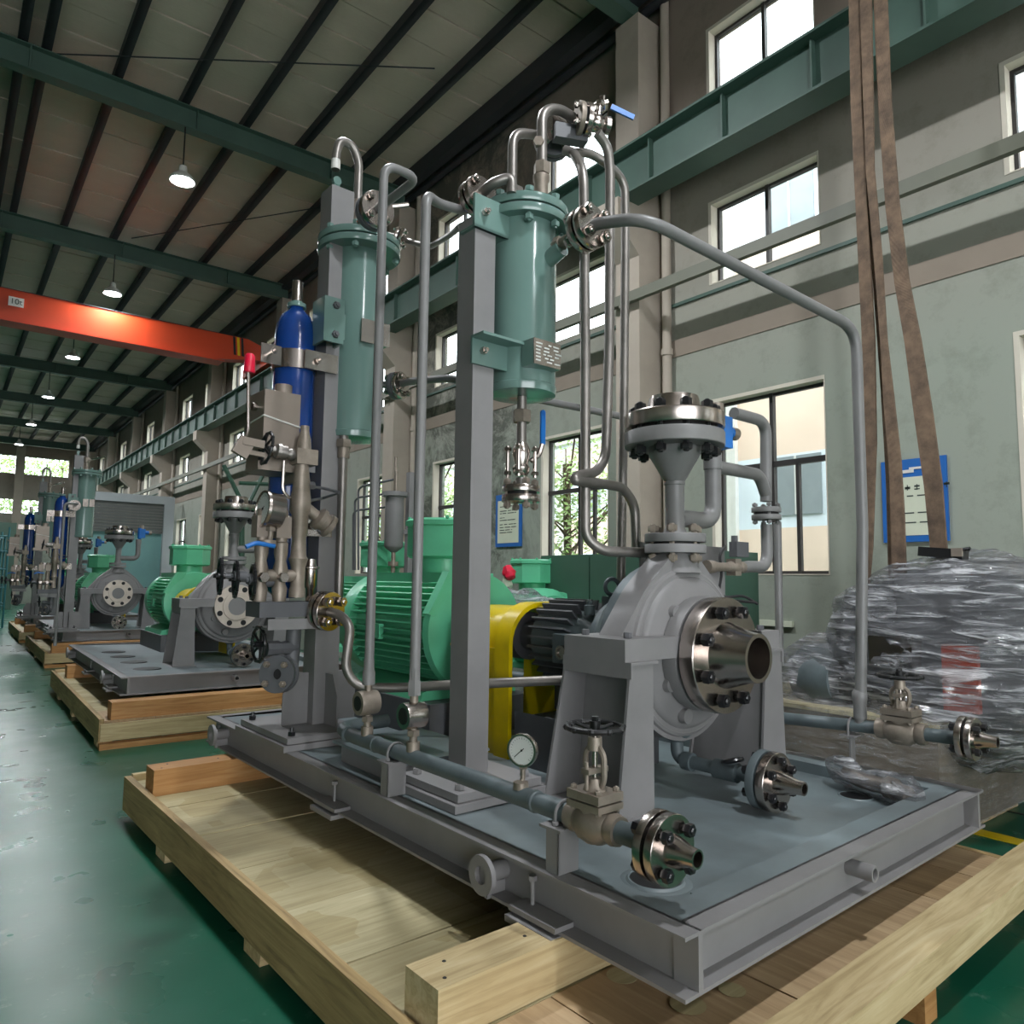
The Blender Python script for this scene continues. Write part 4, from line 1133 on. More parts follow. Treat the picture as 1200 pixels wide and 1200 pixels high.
# ============================================================ PIPEWORK OF THE FRONT SKID
HX, HZ = 2.09, .737
pl = thing('header_pipe', 'long grey header pipe along the left edge of the front base', 'pipe', (HX, 3, HZ - .04))
b = MB(); b.tube([(2.5, 4.22, .73), (2.16, 4.2, .73), (HX, 3.95, HZ), (HX, 3.2, HZ), (HX, 2.1, HZ)], .041, .14, 16); b.part('pipe', 'over', pl)
b = MB(); b.tube([(HX, 1.86, HZ), (HX, 1.7, HZ)], .04, n=16); b.part('pipe', 'over', pl)
for y in (3.62, 2.3, 3.95): MB().lathe((HX, y, HZ), (0, 1, 0), [(0, .041), (.006, .046), (.02, .046), (.026, .041)], 16).part('weld_ring', 'over', pl)
flange_pair(pl, (HX, 1.655, HZ), (0, -1, 0), .12, .034, .016, 4, .087, .026, 'steel', 'steel', 'black', hub2=.1, hr=.055, nr=.024, tip=.032)
for y in (3.42, 2.14):
    b = MB(); b.box(HX - .07, y - .035, .52, HX - .062, y + .035, .685); b.box(HX - .07, y - .035, .52, HX + .04, y - .027, .68); b.box(HX - .085, y - .06, .685, HX + .085, y + .06, .696); s_ = b.part('support_angle', 'gray', pl)
    b = MB(); b.tube([(HX - .055, y, .66), (HX - .055, y, .76), (HX, y, .79), (HX + .055, y, .76), (HX + .055, y, .66)], .007, .05, 6)
    for dx in (-.055, .055): b.hexn((HX + dx, y, .704), (0, 0, 1), .014, .014)
    b.part('u_bolt', 'gray', pl)
gate_valve('gate_valve', 'small gate valve with black handwheel on the left header pipe', (HX, 1.98, HZ), (0, -1, 0), .98, .355)
gauge('pressure_gauge', 'round pressure gauge standing on the left header pipe', (HX, 2.41, .925), (-.93, -.36, 0), .068, (HX, 2.41, HZ + .03))

# right header
RX, RZ = 4.6, .79
pl = thing('header_pipe', 'grey header pipe along the right edge of the front base', 'pipe', (RX, 3, RZ - .04))
b = MB(); b.tube([(RX, 5.6, .74), (RX, 2.6, .755), (RX, 1.95, RZ)], .038, n=16); b.part('pipe', 'over', pl); b = MB(); b.tube([(RX, 1.82, RZ), (RX, 1.56, RZ + .01)], .038, n=14); b.part('pipe', 'over', pl)
flange_pair(pl, (RX, 1.525, RZ + .02), (0, -1, 0), .115, .032, .016, 4, .083, .024, 'steel', 'steel', 'black', hub2=.1, hr=.05, nr=.022, tip=.032)
b = MB(); b.box(RX - .03, 2.17, .46, RX + .03, 2.18, .72); b.box(RX - .07, 2.13, .715, RX + .07, 2.22, .725); b.part('support_angle', 'gray', pl)
b = MB(); b.tube([(RX - .05, 2.175, .70), (RX - .05, 2.175, .80), (RX, 2.175, .83), (RX + .05, 2.175, .80), (RX + .05, 2.175, .70)], .007, .05, 6); b.part('u_bolt', 'gray', pl)
gate_valve('gate_valve', 'small gate valve with black handwheel on the right header pipe', (RX, 1.88, RZ), (0, -1, 0), 1.05, .32)

# two risers at the left with sight glasses
for i, (px, pyb, y, lab, lab2) in enumerate(((433, 785, 3.74, 'left thin grey riser pipe rising past the slim teal vessel', 'left round steel sight glass above the header pipe'),
                                             (486, 800, 3.26, 'right thin grey riser pipe rising beside the middle post', 'right round steel sight glass above the header pipe'))):
    t = thing('sight_glass', lab2, 'sight glass', (HX, y, HZ + .04))
    b = MB(); b.lathe((HX - .065, y, .95), (1, 0, 0), [(0, .05), (.0, .065), (.015, .068), (.1, .068), (.115, .066), (.12, .05)], 24); b.part('body', 'cast' if i == 0 else 'steel', t)
    b = MB(); b.lathe((HX - .067, y, .95), (1, 0, 0), [(0, .042), (.012, .042)], 20); b.part('lens', 'iron', t)
    b = MB(); b.cyl((HX, y, HZ + .03), (HX, y, .89), .02, 12); b.hexn((HX, y, .86), (0, 0, 1), .034, .03); b.cyl((HX, y, HZ + .03), (HX, y, HZ + .08), .034, 12); b.part('lower_nipple', 'cast', t)
    b = MB(); b.cyl((HX, y, 1.01), (HX, y, 1.06), .022, 12); b.part('upper_nipple', 'cast', t)
    pt = thing('riser_pipe', lab, 'pipe', (HX, y, 1.06))
    if i == 0:
        zt = 4.16; a_ = at(490, 212, y=y)
        path = [(HX, y, 1.1), (HX, y, zt), (a_.x, y, zt), (a_.x, y + .55, zt)]; end = V(path[-1])
    else:
        zt = 3.77; path = [(HX, y, 1.1), (HX, y, zt), at(512, 238, y=3.36), at(543, 247, y=3.42), at(556, 237, y=3.36)]; end = V(path[-1])
    b = MB(); b.tube(path, .028, .1, 12); b.part('pipe', 'tubegray', pt)
    b = MB(); b.lathe((HX, y, 1.05), (0, 0, 1), [(0, .036), (.07, .036), (.08, .03), (.14, .03)], 6 if i else 12); b.part('union', 'tubegray', pt)
    if i == 0: flange_pair(pt, end + V((0, .0, 0)), (0, 1, 0), .125, .045, .016, 4, .09, .03, 'steel', 'graydark', 'steel', hr=.05, nr=.026)
# P2 top flange, elbow into the cover of vessel 2
pt = thing('elbow_pipe', 'short hooked steel pipe with big bolted flange left above the middle vessel', 'pipe', (2.6, 3.3, 3.87))
f0 = at(560, 231, y=3.34)
flange_pair(pt, f0, (0, -1, .12), .115, .04, .016, 4, .082, .03, 'steel', 'steel', 'steel', hr=.05, nr=.026)
e1 = at(596, 208, y=3.1); e2 = at(598, 250, y=3.14)
b = MB(); b.tube([f0, (f0.x, 3.2, f0.z + .03), (e2.x, 3.13, f0.z + .07), (e2.x, 3.13, 3.9)], .03, .07, 12); b.part('pipe', 'tube', pt)
# slim vessel: gooseneck vent, connections
t = thing('gooseneck_vent', 'hook shaped vent pipe on top of the slim teal vessel', 'vent', (2.66, 5.08, 4.32))
gp = [at(418, 272, y=5.08), at(420, 225, y=5.08), at(424, 180, y=5.08)]
xb = gp[0].x
b = MB(); b.tube([(xb, 5.08, 4.31), (xb, 5.08, 4.98), (xb - .06, 5.08, 5.1), (xb - .17, 5.08, 5.1), (xb - .2, 5.08, 4.98), (xb - .2, 5.08, 4.84)], .034, .06, 12); b.part('pipe', 'tube', t)
b = MB(); b.lathe((xb, 5.08, 4.31), (0, 0, 1), [(0, .045), (.1, .045), (.11, .036), (.2, .036), (.22, .055), (.33, .055), (.35, .036)], 14); b.boxd((xb + .05, 5.05, 4.6), (1, 0, 0), (0, 1, 0), (.14, .05, .05)); b.part('vent_valve', 'cast', t)
b = MB(); b.tube([(xb + .08, 5.04, 4.6), (xb + .36, 4.9, 4.68)], .02, n=8); b.part('valve_lever', 'steel', t)
b = MB(); b.cyl((xb - .2, 5.08, 4.84), (xb - .2, 5.08, 4.92), .036, 12); b.part('end_cap', 'white', t)
t = thing('outlet_pipe', 'thin steel tube curving from the slim vessel top toward the middle post', 'pipe', (2.8, 4.9, 4.2))
c = at(478, 283, y=4.85)
b = MB(); b.tube([at(455, 275, y=5.0), at(480, 283, y=4.9), at(503, 290, y=4.5), at(528, 275, y=3.95), at(540, 265, y=3.6)], .022, .12, 10); b.part('tube', 'tube', t)
flange_pair(t, at(468, 279, y=4.93), at(480, 283, y=4.9) - at(455, 275, y=5.0), .085, .026, .012, 4, .06, .02, 'steel', 'steel', 'steel', nr=.016, hr=.035)
t = thing('outlet_pipe', 'grey pipe with bolted flange leaving the lower right side of the slim vessel', 'pipe', (2.8, 4.8, 3.1))
c = at(466, 452, y=4.82)
b = MB(); b.tube([(2.72, 4.95, c.z + .02), c + V((0, .03, 0)), at(478, 447, y=4.7), at(530, 443, y=4.1), at(556, 452, y=3.95), at(600, 462, y=3.92), at(728, 488, y=3.9)], .028, .1, 12); b.part('pipe', 'tubegray', t)
flange_pair(t, c, (.45, -.9, 0), .105, .034, .014, 4, .076, .03, 'graydark', 'steel', 'steel', nr=.024, hr=.05)
t = thing('drain_pipe', 'straight steel pipe hanging from the bottom of the slim vessel', 'pipe', (2.66, 5.08, 1.9))
c = at(403, 520, y=4.98); b = MB(); b.cyl((c.x, 4.98, 2.74), (c.x, 4.98, 1.45), .034, 12); b.part('pipe', 'tube', t); b = MB(); b.hexn((c.x, 4.98, 2.66), (0, 0, 1), .06, .06); b.cyl((c.x, 4.98, 2.66), (c.x, 4.98, 2.55), .045, 12); b.part('union_nut', 'cast', t)

# --- vessel 2 drain valve
vx, vy = 2.82, 3.28
zz = lambda py: at(611, py, y=vy).z
t = thing('drain_valve', 'steel ball valve with blue lever hanging under the middle vessel', 'valve', (vx, vy, zz(605)))
b = MB(); b.cyl((vx, vy, 2.78), (vx, vy, zz(520)), .03, 12); b.part('pipe', 'tube', t); b = MB(); b.cyl((vx, vy, zz(560)), (vx, vy, zz(572)), .032, 12); b.part('pipe', 'tube', t)
b = MB(); b.hexn((vx, vy, zz(488)), (0, 0, 1), .058, .075); b.part('union_nut', 'cast', t)
b = MB(); b.lathe((vx, vy, zz(558)), (0, 0, 1), [(0, .035), (.02, .05), (.05, .055), (.07, .04), (.13, .055), (.17, .05), (.2, .035)], 14)
for dx in (-1, 1):
    for dy in (-1, 1):
        b.cyl((vx + .065 * dx, vy + .05 * dy, zz(560)), (vx + .065 * dx, vy + .05 * dy, zz(523)), .012, 8)
        for pz in (527, 555): b.hexn((vx + .065 * dx, vy + .05 * dy, zz(pz)), (0, 0, 1), .024, .022)
b.part('valve_body', 'steel', t)
b = MB(); b.tube([(vx + .05, vy - .03, zz(540)), (vx + .1, vy - .05, zz(532)), (vx + .115, vy - .06, zz(519))], .016, .02, 8); b.part('stem', 'steel', t)
b = MB(); b.box(vx + .1, vy - .066, zz(519), vx + .135, vy - .054, zz(482)); b.lathe((vx + .1175, vy - .066, zz(482)), (0, 1, 0), [(0, .0175), (.012, .0175)], 12); b.part('blue_lever', 'bluecap', t)
F = flange_pair(t, (vx, vy, zz(579)), (0, 0, -1), .115, .04, .018, 4, .088, .02, 'steel', 'steel', 'cast', nr=.024, hr=.045, ph=.35)

# --- steel pipe bundle above and beside the middle vessel
PB = thing('pipe_loop', 'steel pipe loop rising from the left of the middle vessel cover', 'pipe', (2.8, 3.2, 3.93))
b = MB(); y = 3.36
b.tube([at(600, 245, y=y), at(601, 155, y=y), at(630, 158, y=y), at(640, 165, y=y)], .031, .1, 12); b.part('pipe', 'tube', PB)
b = MB(); b.hexn(at(604, 225, y=y), (0, 0, 1), .05, .05); b.part('union_nut', 'tube', PB)
c1 = at(648, 166, y=3.4)
ax1 = V((.86, -.1, .1))
flange_pair(PB, c1, (.55, .8, 0), .12, .035, .015, 4, .088, .03, 'graydark', 'graydark', 'steel', nr=.024, hr=.05)
b = MB(); b.boxd(at(650, 150, y=3.3), (1, 0, 0), (0, 1, 0), (.12, .09, .12)); b.hexn(at(655, 137, y=3.3), (1, 0, 0), .04, .05); b.hexn(at(640, 160, y=3.25), (0, 1, 0), .04, .05); b.part('valve_body', 'steel', PB)
b = MB(); c = at(632, 172, y=3.25); b.cyl(c, c + V((-.05, -.05, -.02)), .03, 8); b.hexn(c + V((-.06, -.06, -.02)), (1, 1, 0), .035, .03); b.part('plug', 'cast', PB)
PC = thing('pipe_loop', 'steel pipe loop rising from the right of the middle vessel cover to the upper flanges', 'pipe', (2.95, 3.2, 3.95))
y = 3.2; r0 = at(635, 240, y=y)
b = MB(); b.tube([r0, at(635, 132, y=y), at(652, 126, y=y), at(672, 138, y=y)], .033, .1, 12); b.part('pipe', 'tube', PC)
b = MB(); b.hexn(at(635, 198, y=y), (0, 0, 1), .052, .075); b.lathe(at(634, 232, y=y), (0, 0, 1), [(0, .045), (.1, .045), (.11, .052), (.14, .052)], 12); b.part('union_nut', 'cast', PC)
cF = at(683, 140, y=3.12); axF = V((.9, -.42, 0))
flange_pair(PC, cF, axF, .105, .032, .018, 4, .078, .028, 'cast', 'steel', 'steel', nr=.022, hr=.05)
b = MB(); c = at(700, 145, y=3.05); b.lathe(c - axF.normalized() * .05, axF, [(0, .04), (.02, .055), (.06, .055), (.09, .04), (.1, .055), (.13, .055)], 14)
top = at(703, 122, y=3.05); b.cyl(c, top, .022, 10); b.hexn(top, (0, 0, 1), .034, .035); b.part('ball_valve', 'steel', PC)
b = MB(); b.boxd(at(704, 121, y=3.05), (1, -.5, .4), (0, 1, 0), (.1, .03, .02)); b.boxd(at(706, 121, y=3.05), (-.6, -.5, .8), (0, 1, 0), (.09, .03, .02)); b.part('locking_clip', 'steel', PC)
l0 = at(716, 125, y=3.03); l1 = at(743, 138, y=2.95)
b = MB(); b.boxd((l0 + l1) / 2, l1 - l0, (0, 0, 1), ((l1 - l0).length, .035, .014)); b.part('blue_lever', 'bluecap', PC)
b = MB(); b.boxd(at(668, 158, y=3.2), axF, (0, 1, 0), (.22, .08, .1)); b.part('dark_valve_block', 'graydark', PC)

PD = thing('seal_pipe', 'middle of the three upright steel pipes, with a hook at its lower end', 'pipe', (3.2, 3.1, 1.9))
y = 3.0
b = MB(); b.tube([at(700, 156, y=y), at(712, 172, y=y), at(715, 200, y=y), at(714, 400, y=y), at(710, 535, y=y), at(700, 553, y=y - .02), at(676, 558, y=y - .08), at(673, 563, y=y - .1), at(700, 566, y=y - .02), at(730, 571, y=y + .05), at(744, 592, y=y + .05), at(746, 645, y=y + .05)], .031, .1, 12); b.part('pipe', 'tube', PD)
PEe = thing('seal_pipe', 'left of the three upright steel pipes, bending right into the pump neck', 'pipe', (3.1, 3.1, 1.7))
y = 3.0
pts_ = [at(661, 176, y=3.2), at(672, 179, y=3.15), at(684, 200, y=y), at(686, 400, y=y), at(686, 630, y=y), at(706, 646, y=2.95), at(768, 648, y=2.85)]
b = MB(); b.tube(pts_, .031, .14, 12); b.part('pipe', 'tube', PEe)
b = MB(); b.hexn(at(767, 647, y=2.85), (1, 0, 0), .06, .08); b.cyl(at(772, 648, y=2.84), at(780, 650, y=2.78), .04, 12); b.part('union_nut', 'tube', PEe)
PFf = thing('seal_pipe', 'right of the three upright steel pipes, running down behind the pump', 'pipe', (3.4, 3.3, 1.3))
y = 3.25
b = MB(); b.tube([at(668, 180, y=3.3), at(690, 178, y=3.3), at(716, 195, y=y), at(732, 214, y=y), at(733, 260, y=y), at(731, 500, y=y), at(727, 705, y=y)], .03, .12, 12); b.part('pipe', 'tube', PFf)

# --- long pipe from the middle vessel over to the right header
LP = thing('return_pipe', 'long grey pipe sloping over to the right edge and down to the right header', 'pipe', (3.8, 2.4, .83))
c = at(688, 267, x=2.86)
p1 = at(748, 250, x=2.88); p2 = at(1003, 385, x=4.6)
yy = p2.y
P1_ = V((2.88, yy + .12, 3.34)); c = V((2.86, 2.80, 3.62))
c = at(688, 268, x=2.86); q1 = at(700, 262, x=2.86); q2 = at(755, 255, x=2.88)
b = MB(); b.tube([c, q1, q2, (4.6, yy, p2.z), (4.6, yy, 2.0), (4.6, 2.12, .8)], .034, .16, 14); b.part('pipe', 'tubegray', LP)
b = MB(); b.lathe((4.6, 2.12, .83), (0, 0, 1), [(0, .04), (.08, .038), (.12, .045), (.15, .045), (.17, .034)], 14); b.part('union', 'tubegray', LP)
d = (q1 - c).normalized(); s0 = at(655, 287, x=2.86)
b = MB(); b.tube([(2.86, 2.98, 3.60), s0, c], .034, n=12); b.hexn(s0, c - s0, .05, .05); b.part('nozzle_pipe', 'cast', LP)
flange_pair(LP, c, q1 - s0, .125, .045, .016, 4, .092, .03, 'steel', 'steel', 'steel', hr=.055, nr=.032)

# --- bent pipe from the manifold flange behind the middle post to the pump
BP = thing('suction_line', 'bent steel pipe with four bolt flange running behind the middle post', 'pipe', (2.4, 4.3, 1))
c = at(382, 716, y=4.55)
b = MB(); b.tube([c, at(400, 721, y=4.35), at(411, 735, y=4.25), at(404, 785, y=4.25), at(420, 806, y=4.2), at(470, 806, y=4.05), at(519, 803, y=3.85), at(660, 797, y=3.3)], .031, .12, 12); b.part('pipe', 'tube', BP)
flange_pair(BP, c, (.35, -.94, -.05), .13, .04, .014, 4, .092, .03, 'steel', 'steel', 'steel', nr=.034, hr=.05)

# ============================================================ MANIFOLD ON THE LEFT POST
MY = 4.72
t = thing('filter_manifold', 'vertical manifold of cast steel fittings left of the far post', 'manifold', (2.05, MY, 1.3))
A_ = lambda x, yv, y=MY: at(x, yv, y=y)
mx = A_(355, 560).x; Z = lambda py: at(355, py, y=MY).z
b = MB(); b.lathe((mx, MY, Z(528)), (0, 0, 1), [(0, .05), (Z(515) - Z(528), .045), (Z(500) - Z(528), .022)], 12); b.cyl((mx, MY, Z(515)), (mx, MY, Z(499)), .03, 10); b.part('cap_fitting', 'cast', t)
b = MB(); b.box(mx - .07, MY - .055, Z(545), mx + .08, MY + .055, Z(527)); b.part('tee_block', 'cast', t)
prof = [(Z(700), .06), (Z(690), .06), (Z(688), .052), (Z(665), .052), (Z(655), .07), (Z(652), .058), (Z(630), .05), (Z(627), .06), (Z(604), .06), (Z(600), .075), (Z(585), .075), (Z(568), .06), (Z(565), .065), (Z(548), .05), (Z(545), .05)]
b = MB(); b.lathe((mx - .01, MY, prof[0][0]), (0, 0, 1), [(z - prof[0][0], r * .92) for z, r in prof], 18); b.part('main_pipe', 'cast', t)
b = MB(); a0 = V((mx, MY, Z(592))); a1 = A_(383, 615); b.cyl(a0, a1, .042, 14); L_ = (a1 - a0); b.lathe(a0 + L_ * .55, L_, [(0, .05), (.02, .082), (.05, .082), (.055, .07), (.09, .07), (.095, .085), (.13, .085), (.135, .05)], 12); b.part('strainer_branch', 'cast', t)
b = MB()
for dx in (-.05, .05):
    b.cyl(a1 + V((dx, 0, dx)) - L_ * .1, a1 + V((dx, 0, dx)) + L_ * .15, .012, 6)
b.part('strainer_bolts', 'graydark', t)['kind'] = 'stuff'
# top horizontal valve with handwheel
c = A_(312, 525); b = MB(); e = V((mx - .06, MY, Z(535)))
L_ = e - c; b.lathe(c, L_, [(.02, .02), (.06, .025), (.07, .05), (L_.length * .45, .055), (L_.length * .47, .045), (L_.length * .66, .05), (L_.length * .68, .03), (L_.length * .78, .042), (L_.length * .9, .042), (L_.length, .03)], 12); b.part('needle_valve', 'tube', t)
handwheel(t, c, L_, .105, 'black', 5)
# cross pipe and stems
zc = Z(675); b = MB(); b.cyl((mx, MY, zc), (A_(300, 675).x, MY, zc), .042, 12)
b.part('cross_pipe', 'cast', t)
for px, nm in ((305, 'gauge_stem'), (328, 'relief_stem')):
    x = A_(px, 660).x
    b = MB(); pz = [(705, .042), (690, .05), (684, .036), (668, .05), (658, .036), (650, .045), (638, .045), (636, .035), (622, .04), (600, .035)]
    b.lathe((x, MY - .01, Z(705)), (0, 0, 1), [(Z(p_) - Z(705), r) for p_, r in pz], 12); b.part(nm, 'cast', t)
    b = MB(); b.box(x - .05, MY - .05, Z(632), x + .05, MY + .05, Z(608)); b.part('valve_block', 'boxpanel', t)
    b = MB(); b.hexn((x, MY - .06, Z(677)), (0, 1, 0), .035, .06); b.part('hex_plug', 'steel', t)
x = A_(330, 605).x; b = MB(); b.cyl((x, MY, Z(614)), (x, MY, Z(604)), .035, 10); b.part('blue_cap', 'bluecap', t)
b = MB(); b.tube([A_(288, 641, MY - .08), A_(300, 636, MY - .08), A_(322, 640, MY - .08)], .015, .02, 8); b.part('blue_lever', 'bluecap', t)
b = MB(); x = A_(366, 660).x; b.lathe((x, MY + .02, Z(712)), (0, 0, 1), [(0, .03), (Z(690) - Z(712), .03), (Z(687) - Z(712), .042), (Z(667) - Z(712), .042), (Z(666) - Z(712), .06), (Z(664) - Z(712), .06), (Z(663) - Z(712), .035), (Z(655) - Z(712), .035)], 10); b.part('relief_valve', 'steel', t)
for px, py, dy in ((258, 675, .0), (276, 679, .0), (296, 682, .02)):
    c = A_(px, py, MY + dy); handwheel(t, c, (-1, .22, 0), .11, 'black', 5)
    b = MB(); b.cyl(c, c + V((.2, 0, 0)), .018, 8); b.cyl(c + V((.08, 0, 0)), c + V((.16, 0, 0)), .035, 10); b.part('valve_stem', 'graydark', t)
# thin tubes
b = MB(); b.tube([A_(333, 540), A_(331, 575), A_(340, 585), A_(350, 580)], .011, .04, 8); b.part('impulse_tube', 'steel', t)
b = MB(); b.tube([A_(360, 570), A_(378, 572), A_(398, 577, 4.6), A_(378, 584, 4.8), A_(362, 587)], .01, .01, 6); b.hexn(A_(364, 569), (1, 0, 0), .03, .05); b.part('impulse_tube', 'graydark', t)
# shelf, lower valve and flange
b = MB(); p0 = A_(295, 705); p1 = A_(341, 727); b.box(p0.x, MY - .14, p1.z + .03, A_(360, 700).x, MY + .1, p0.z); b.part('shelf_block', 'graydark', t)
b = MB(); b.box(A_(303, 730).x, MY - .16, A_(303, 737).z, A_(362, 730).x, MY - .145, A_(362, 723).z); b.box(A_(303, 730).x, MY - .16, A_(303, 737).z, A_(362, 730).x, MY + .1, A_(303, 737).z + .012); b.part('shelf_angle', 'gray', t)
zl = Z(758)
b = MB(); b.cyl((A_(312, 755).x, MY, zl), (mx, MY, zl), .04, 12); b.lathe((A_(312, 755).x, MY, zl), (1, 0, 0), [(0, .05), (.08, .05), (.1, .04), (.16, .055), (.2, .055)], 8); b.tube([(mx - .02, MY, Z(735)), (mx - .03, MY, Z(775)), (A_(335, 792).x, MY - .06, Z(790))], .05, .06, 12); b.part('lower_pipe', 'graydark', t)
handwheel(t, A_(303, 755), (-1, 0, 0), .11, 'black', 5)
flange_pair(t, A_(327, 790, MY - .08), (-.75, -.65, .1), .12, .035, .014, 4, .085, .035, 'graydark', 'graydark', 'cast', nr=.022, hr=.05)
gauge('pressure_gauge', 'large steel pressure gauge seen from the side on the left manifold', A_(307, 596, MY - .05), (-1, -.02, .1), .12, A_(313, 640, MY - .03), depth=.13)

# panel box with plate, lever with red grip
t = thing('junction_box', 'beige steel box tied with white cord left of the blue cylinder', 'box', A_(325, 548, 4.85))
p0 = at(311, 452, y=4.8); p1 = at(350, 530, y=4.8)
MB().box(p0.x, 4.8, p1.z - .15, p1.x, 5.1, p0.z - .02).part('body', 'boxpanel', t)
b = MB(); b.cyl((p0.x + .18, 4.93, p0.z - .02), (p0.x + .18, 4.93, p0.z + .06), .06, 14); b.part('top_boss', 'boxpanel', t)
b = MB(); zc = A_(330, 493, 4.8).z; b.tube([(p0.x - .004, 5.1, zc), (p0.x - .004, 4.796, zc + .02), (p1.x + .004, 4.796, zc - .03), (p1.x + .004, 5.1, zc - .03)], .006, .005, 6); b.part('cord', 'white', t)
b = MB(); b.cyl((p0.x - .03, 4.95, p0.z - .12), (p0.x, 4.95, p0.z - .12), .03, 10); b.part('gland', 'steel', t)
b = MB(); q0 = at(302, 536, y=4.78); q1 = at(350, 555, y=4.78); b.box(q0.x, 4.77, q1.z, q1.x, 5.0, q0.z - .02); b.box(q1.x - .02, 4.74, q1.z - .06, q1.x + .02, 5.02, q1.z); b.part('lower_block', 'boxpanel', t)
b = MB(); b.box(q0.x + .1, 5.0, p1.z - .1, 2.3, 5.02, p1.z + .05); b.part('bracket', 'gray', t)
t = thing('valve_lever', 'upright thin steel rod with bright red rubber grip', 'lever', at(288, 530, y=4.6))
b = MB(); y = 4.6; b.tube([at(291, 425, y=y), at(291, 500, y=y), at(290, 508, y=y), at(286, 516, y=y)], .012, .04, 8); b.part('rod', 'steel', t)
b = MB(); b.lathe(at(292, 437, y=y), (0, 0, 1), [(0, .034), (.005, .037), (.11, .032), (.125, .022)], 14); b.part('red_grip', 'red', t)
b = MB(); b.boxd(at(285, 524, y=y), (1, 0, -.5), (0, 1, 0), (.1, .04, .12)); b.boxd(at(296, 519, y=y), (1, 0, -.08), (0, 1, 0), (.14, .05, .05)); b.boxd(at(292, 530, y=y + .02), (1, 0, -.08), (0, 1, 0), (.2, .03, .03)); b.part('lever_head', 'boxpanel', t)

# ============================================================ PALLET UNDER THE FRONT SKID


def pallet(label, y0=1.2, y1=6.05, front_bar=True, x1=4.86):
    t = thing('timber_pallet', label, 'pallet', (3.2, 3.6, -.12))
    rnd = random.Random(11); BF = 1.24
    MB().box(1.38, y0 + .1, -.06, 1.425, y1, .175).part('side_board', 'woody', t)
    MB().box(x1 - .05, y0 + .1, -.06, x1, y1, .14).part('side_board', 'woody', t)
    MB().box(1.43, y1 - .05, -.05, x1 - .05, y1, .19).part('end_board', 'woodx', t)
    # plywood sheets on top
    y = y0 + .1; i = 0
    if not front_bar: ys = [y0 + .1, 2.4, 4.2, y1 - .05]
    ys = [1.38, 2.05, 2.72, 3.3, 3.92, 4.55, 5.2, y1 - .05]
    for a, c in zip(ys, ys[1:]):
        xs = [1.427, 2.5, x1 - .05] if a > 2 else [1.427, 1.93, 2.62, 3.3, 3.95, 4.4, x1 - .05]
        for u, v_ in zip(xs, xs[1:]):
            zt = .138 + rnd.uniform(-.004, .004)
            MB().box(u + .003, a + .003, .115, v_ - .003, c - .003, zt).part('plank', 'ply' if a > 2 else 'ply2', t)
    for x in (1.55, 2.6, 3.7, 4.62): MB().box(x, y0 + .15, -.05, x + .12, y1 - .06, .113).part('stringer', 'woody', t)
    for y in (1.4, 3.4, 4.95):
        for x in (1.385, 2.6, 3.7, 4.62): MB().box(x, y, -.12, x + .14, y + .2, -.061).part('foot_block', 'woodx', t)
    for y, zt, mt in ((2.06, .317, 'woodx'), (5.5, .317, 'woodorange')):
        MB().box(1.44, y, .14, 4.8, y + .2, zt).part('bearer', mt, t)
        for xx, yy in ((1.5, y + .05), (1.56, y + .14), (1.9, y + .1)):
            MB().lathe((xx, yy, zt), (0, 0, 1), [(0, .008), (.002, .006)], 8).part('nail_head', 'iron', t)
    if front_bar:
        b = MB(); b.box(1.6, BF, .06, x1 + .55, BF + .17, .2); b.part('front_beam', 'woodx', t)
        for x in (3.28, 4.9): MB().box(x, BF + .05, -.12, x + .12, BF + .15, .06).part('beam_leg', 'woodorange', t)
    return t


pal1 = pallet('long timber pallet with plywood deck under the front pump base')
for px, py, rr in ((729, 1143, .06), (806, 1177, .065), (858, 1160, .05)):
    c = at(px, py, z=.144); MB().lathe(c, (0, 0, 1), [(0, rr), (.001, rr)], 24).part('dried_stain', 'ply', pal1)

# wrapped valve lying on the deck


def wrapped(b, pts, R, seed, n=16, m=22, amp=.25):
    """one crumpled skin round a bent centre line"""
    rnd = random.Random(seed); vs = []; fs = []; P = [V(p) for p in pts]
    for j in range(m + 1):
        t = j / m * (len(P) - 1); k = min(int(t), len(P) - 2); f = t - k; c = P[k] * (1 - f) + P[k + 1] * f; rr = R[k] * (1 - f) + R[k + 1] * f
        d = (P[min(k + 1, len(P) - 1)] - P[k]).normalized(); q = d.to_track_quat('Z', 'Y')
        if j in (0, m): rr *= .15
        for i in range(n):
            a = 2 * pi * i / n; e = q @ V((cos(a), sin(a), 0)); pp = c + e * rr
            vs.append(c + e * rr * (1 + amp * noise.noise(pp * 14 + V((seed, 0, 0))) + amp * .6 * rnd.uniform(-1, 1) * .5))
    for j in range(m):
        for i in range(n):
            k = (i + 1) % n; fs.append((j * n + i, j * n + k, (j + 1) * n + k, (j + 1) * n + i))
    fs.append(tuple(range(n - 1, -1, -1))); fs.append(tuple(m * n + i for i in range(n))); b.add(vs, fs)


t = thing('wrapped_valve', 'plastic wrapped valve lying on the deck near the right front corner', 'wrapped part', at(1020, 930, z=.46))
b = MB(); P_ = [at(x, y, z=z) for x, y, z in ((974, 893, .56), (992, 905, .56), (1010, 915, .54), (1040, 922, .54), (1065, 932, .53), (1084, 940, .5))]
wrapped(b, P_, [.05, .085, .06, .09, .09, .03], 3); b.part('film', 'film', t)
b = MB(); b.tube(P_[1:5], .045, n=10); b.lathe(P_[3], P_[4] - P_[3], [(0, .06), (.05, .06)], 12); b.part('valve', 'cast', t)

# ============================================================ SKIDS FARTHER BACK
def frame(ox, oy, rot):
    return HALL @ M.Translation((ox, oy, 0)) @ M.Rotation(rot, 4, 'Z') @ M.Translation((-2, -1.5, 0))


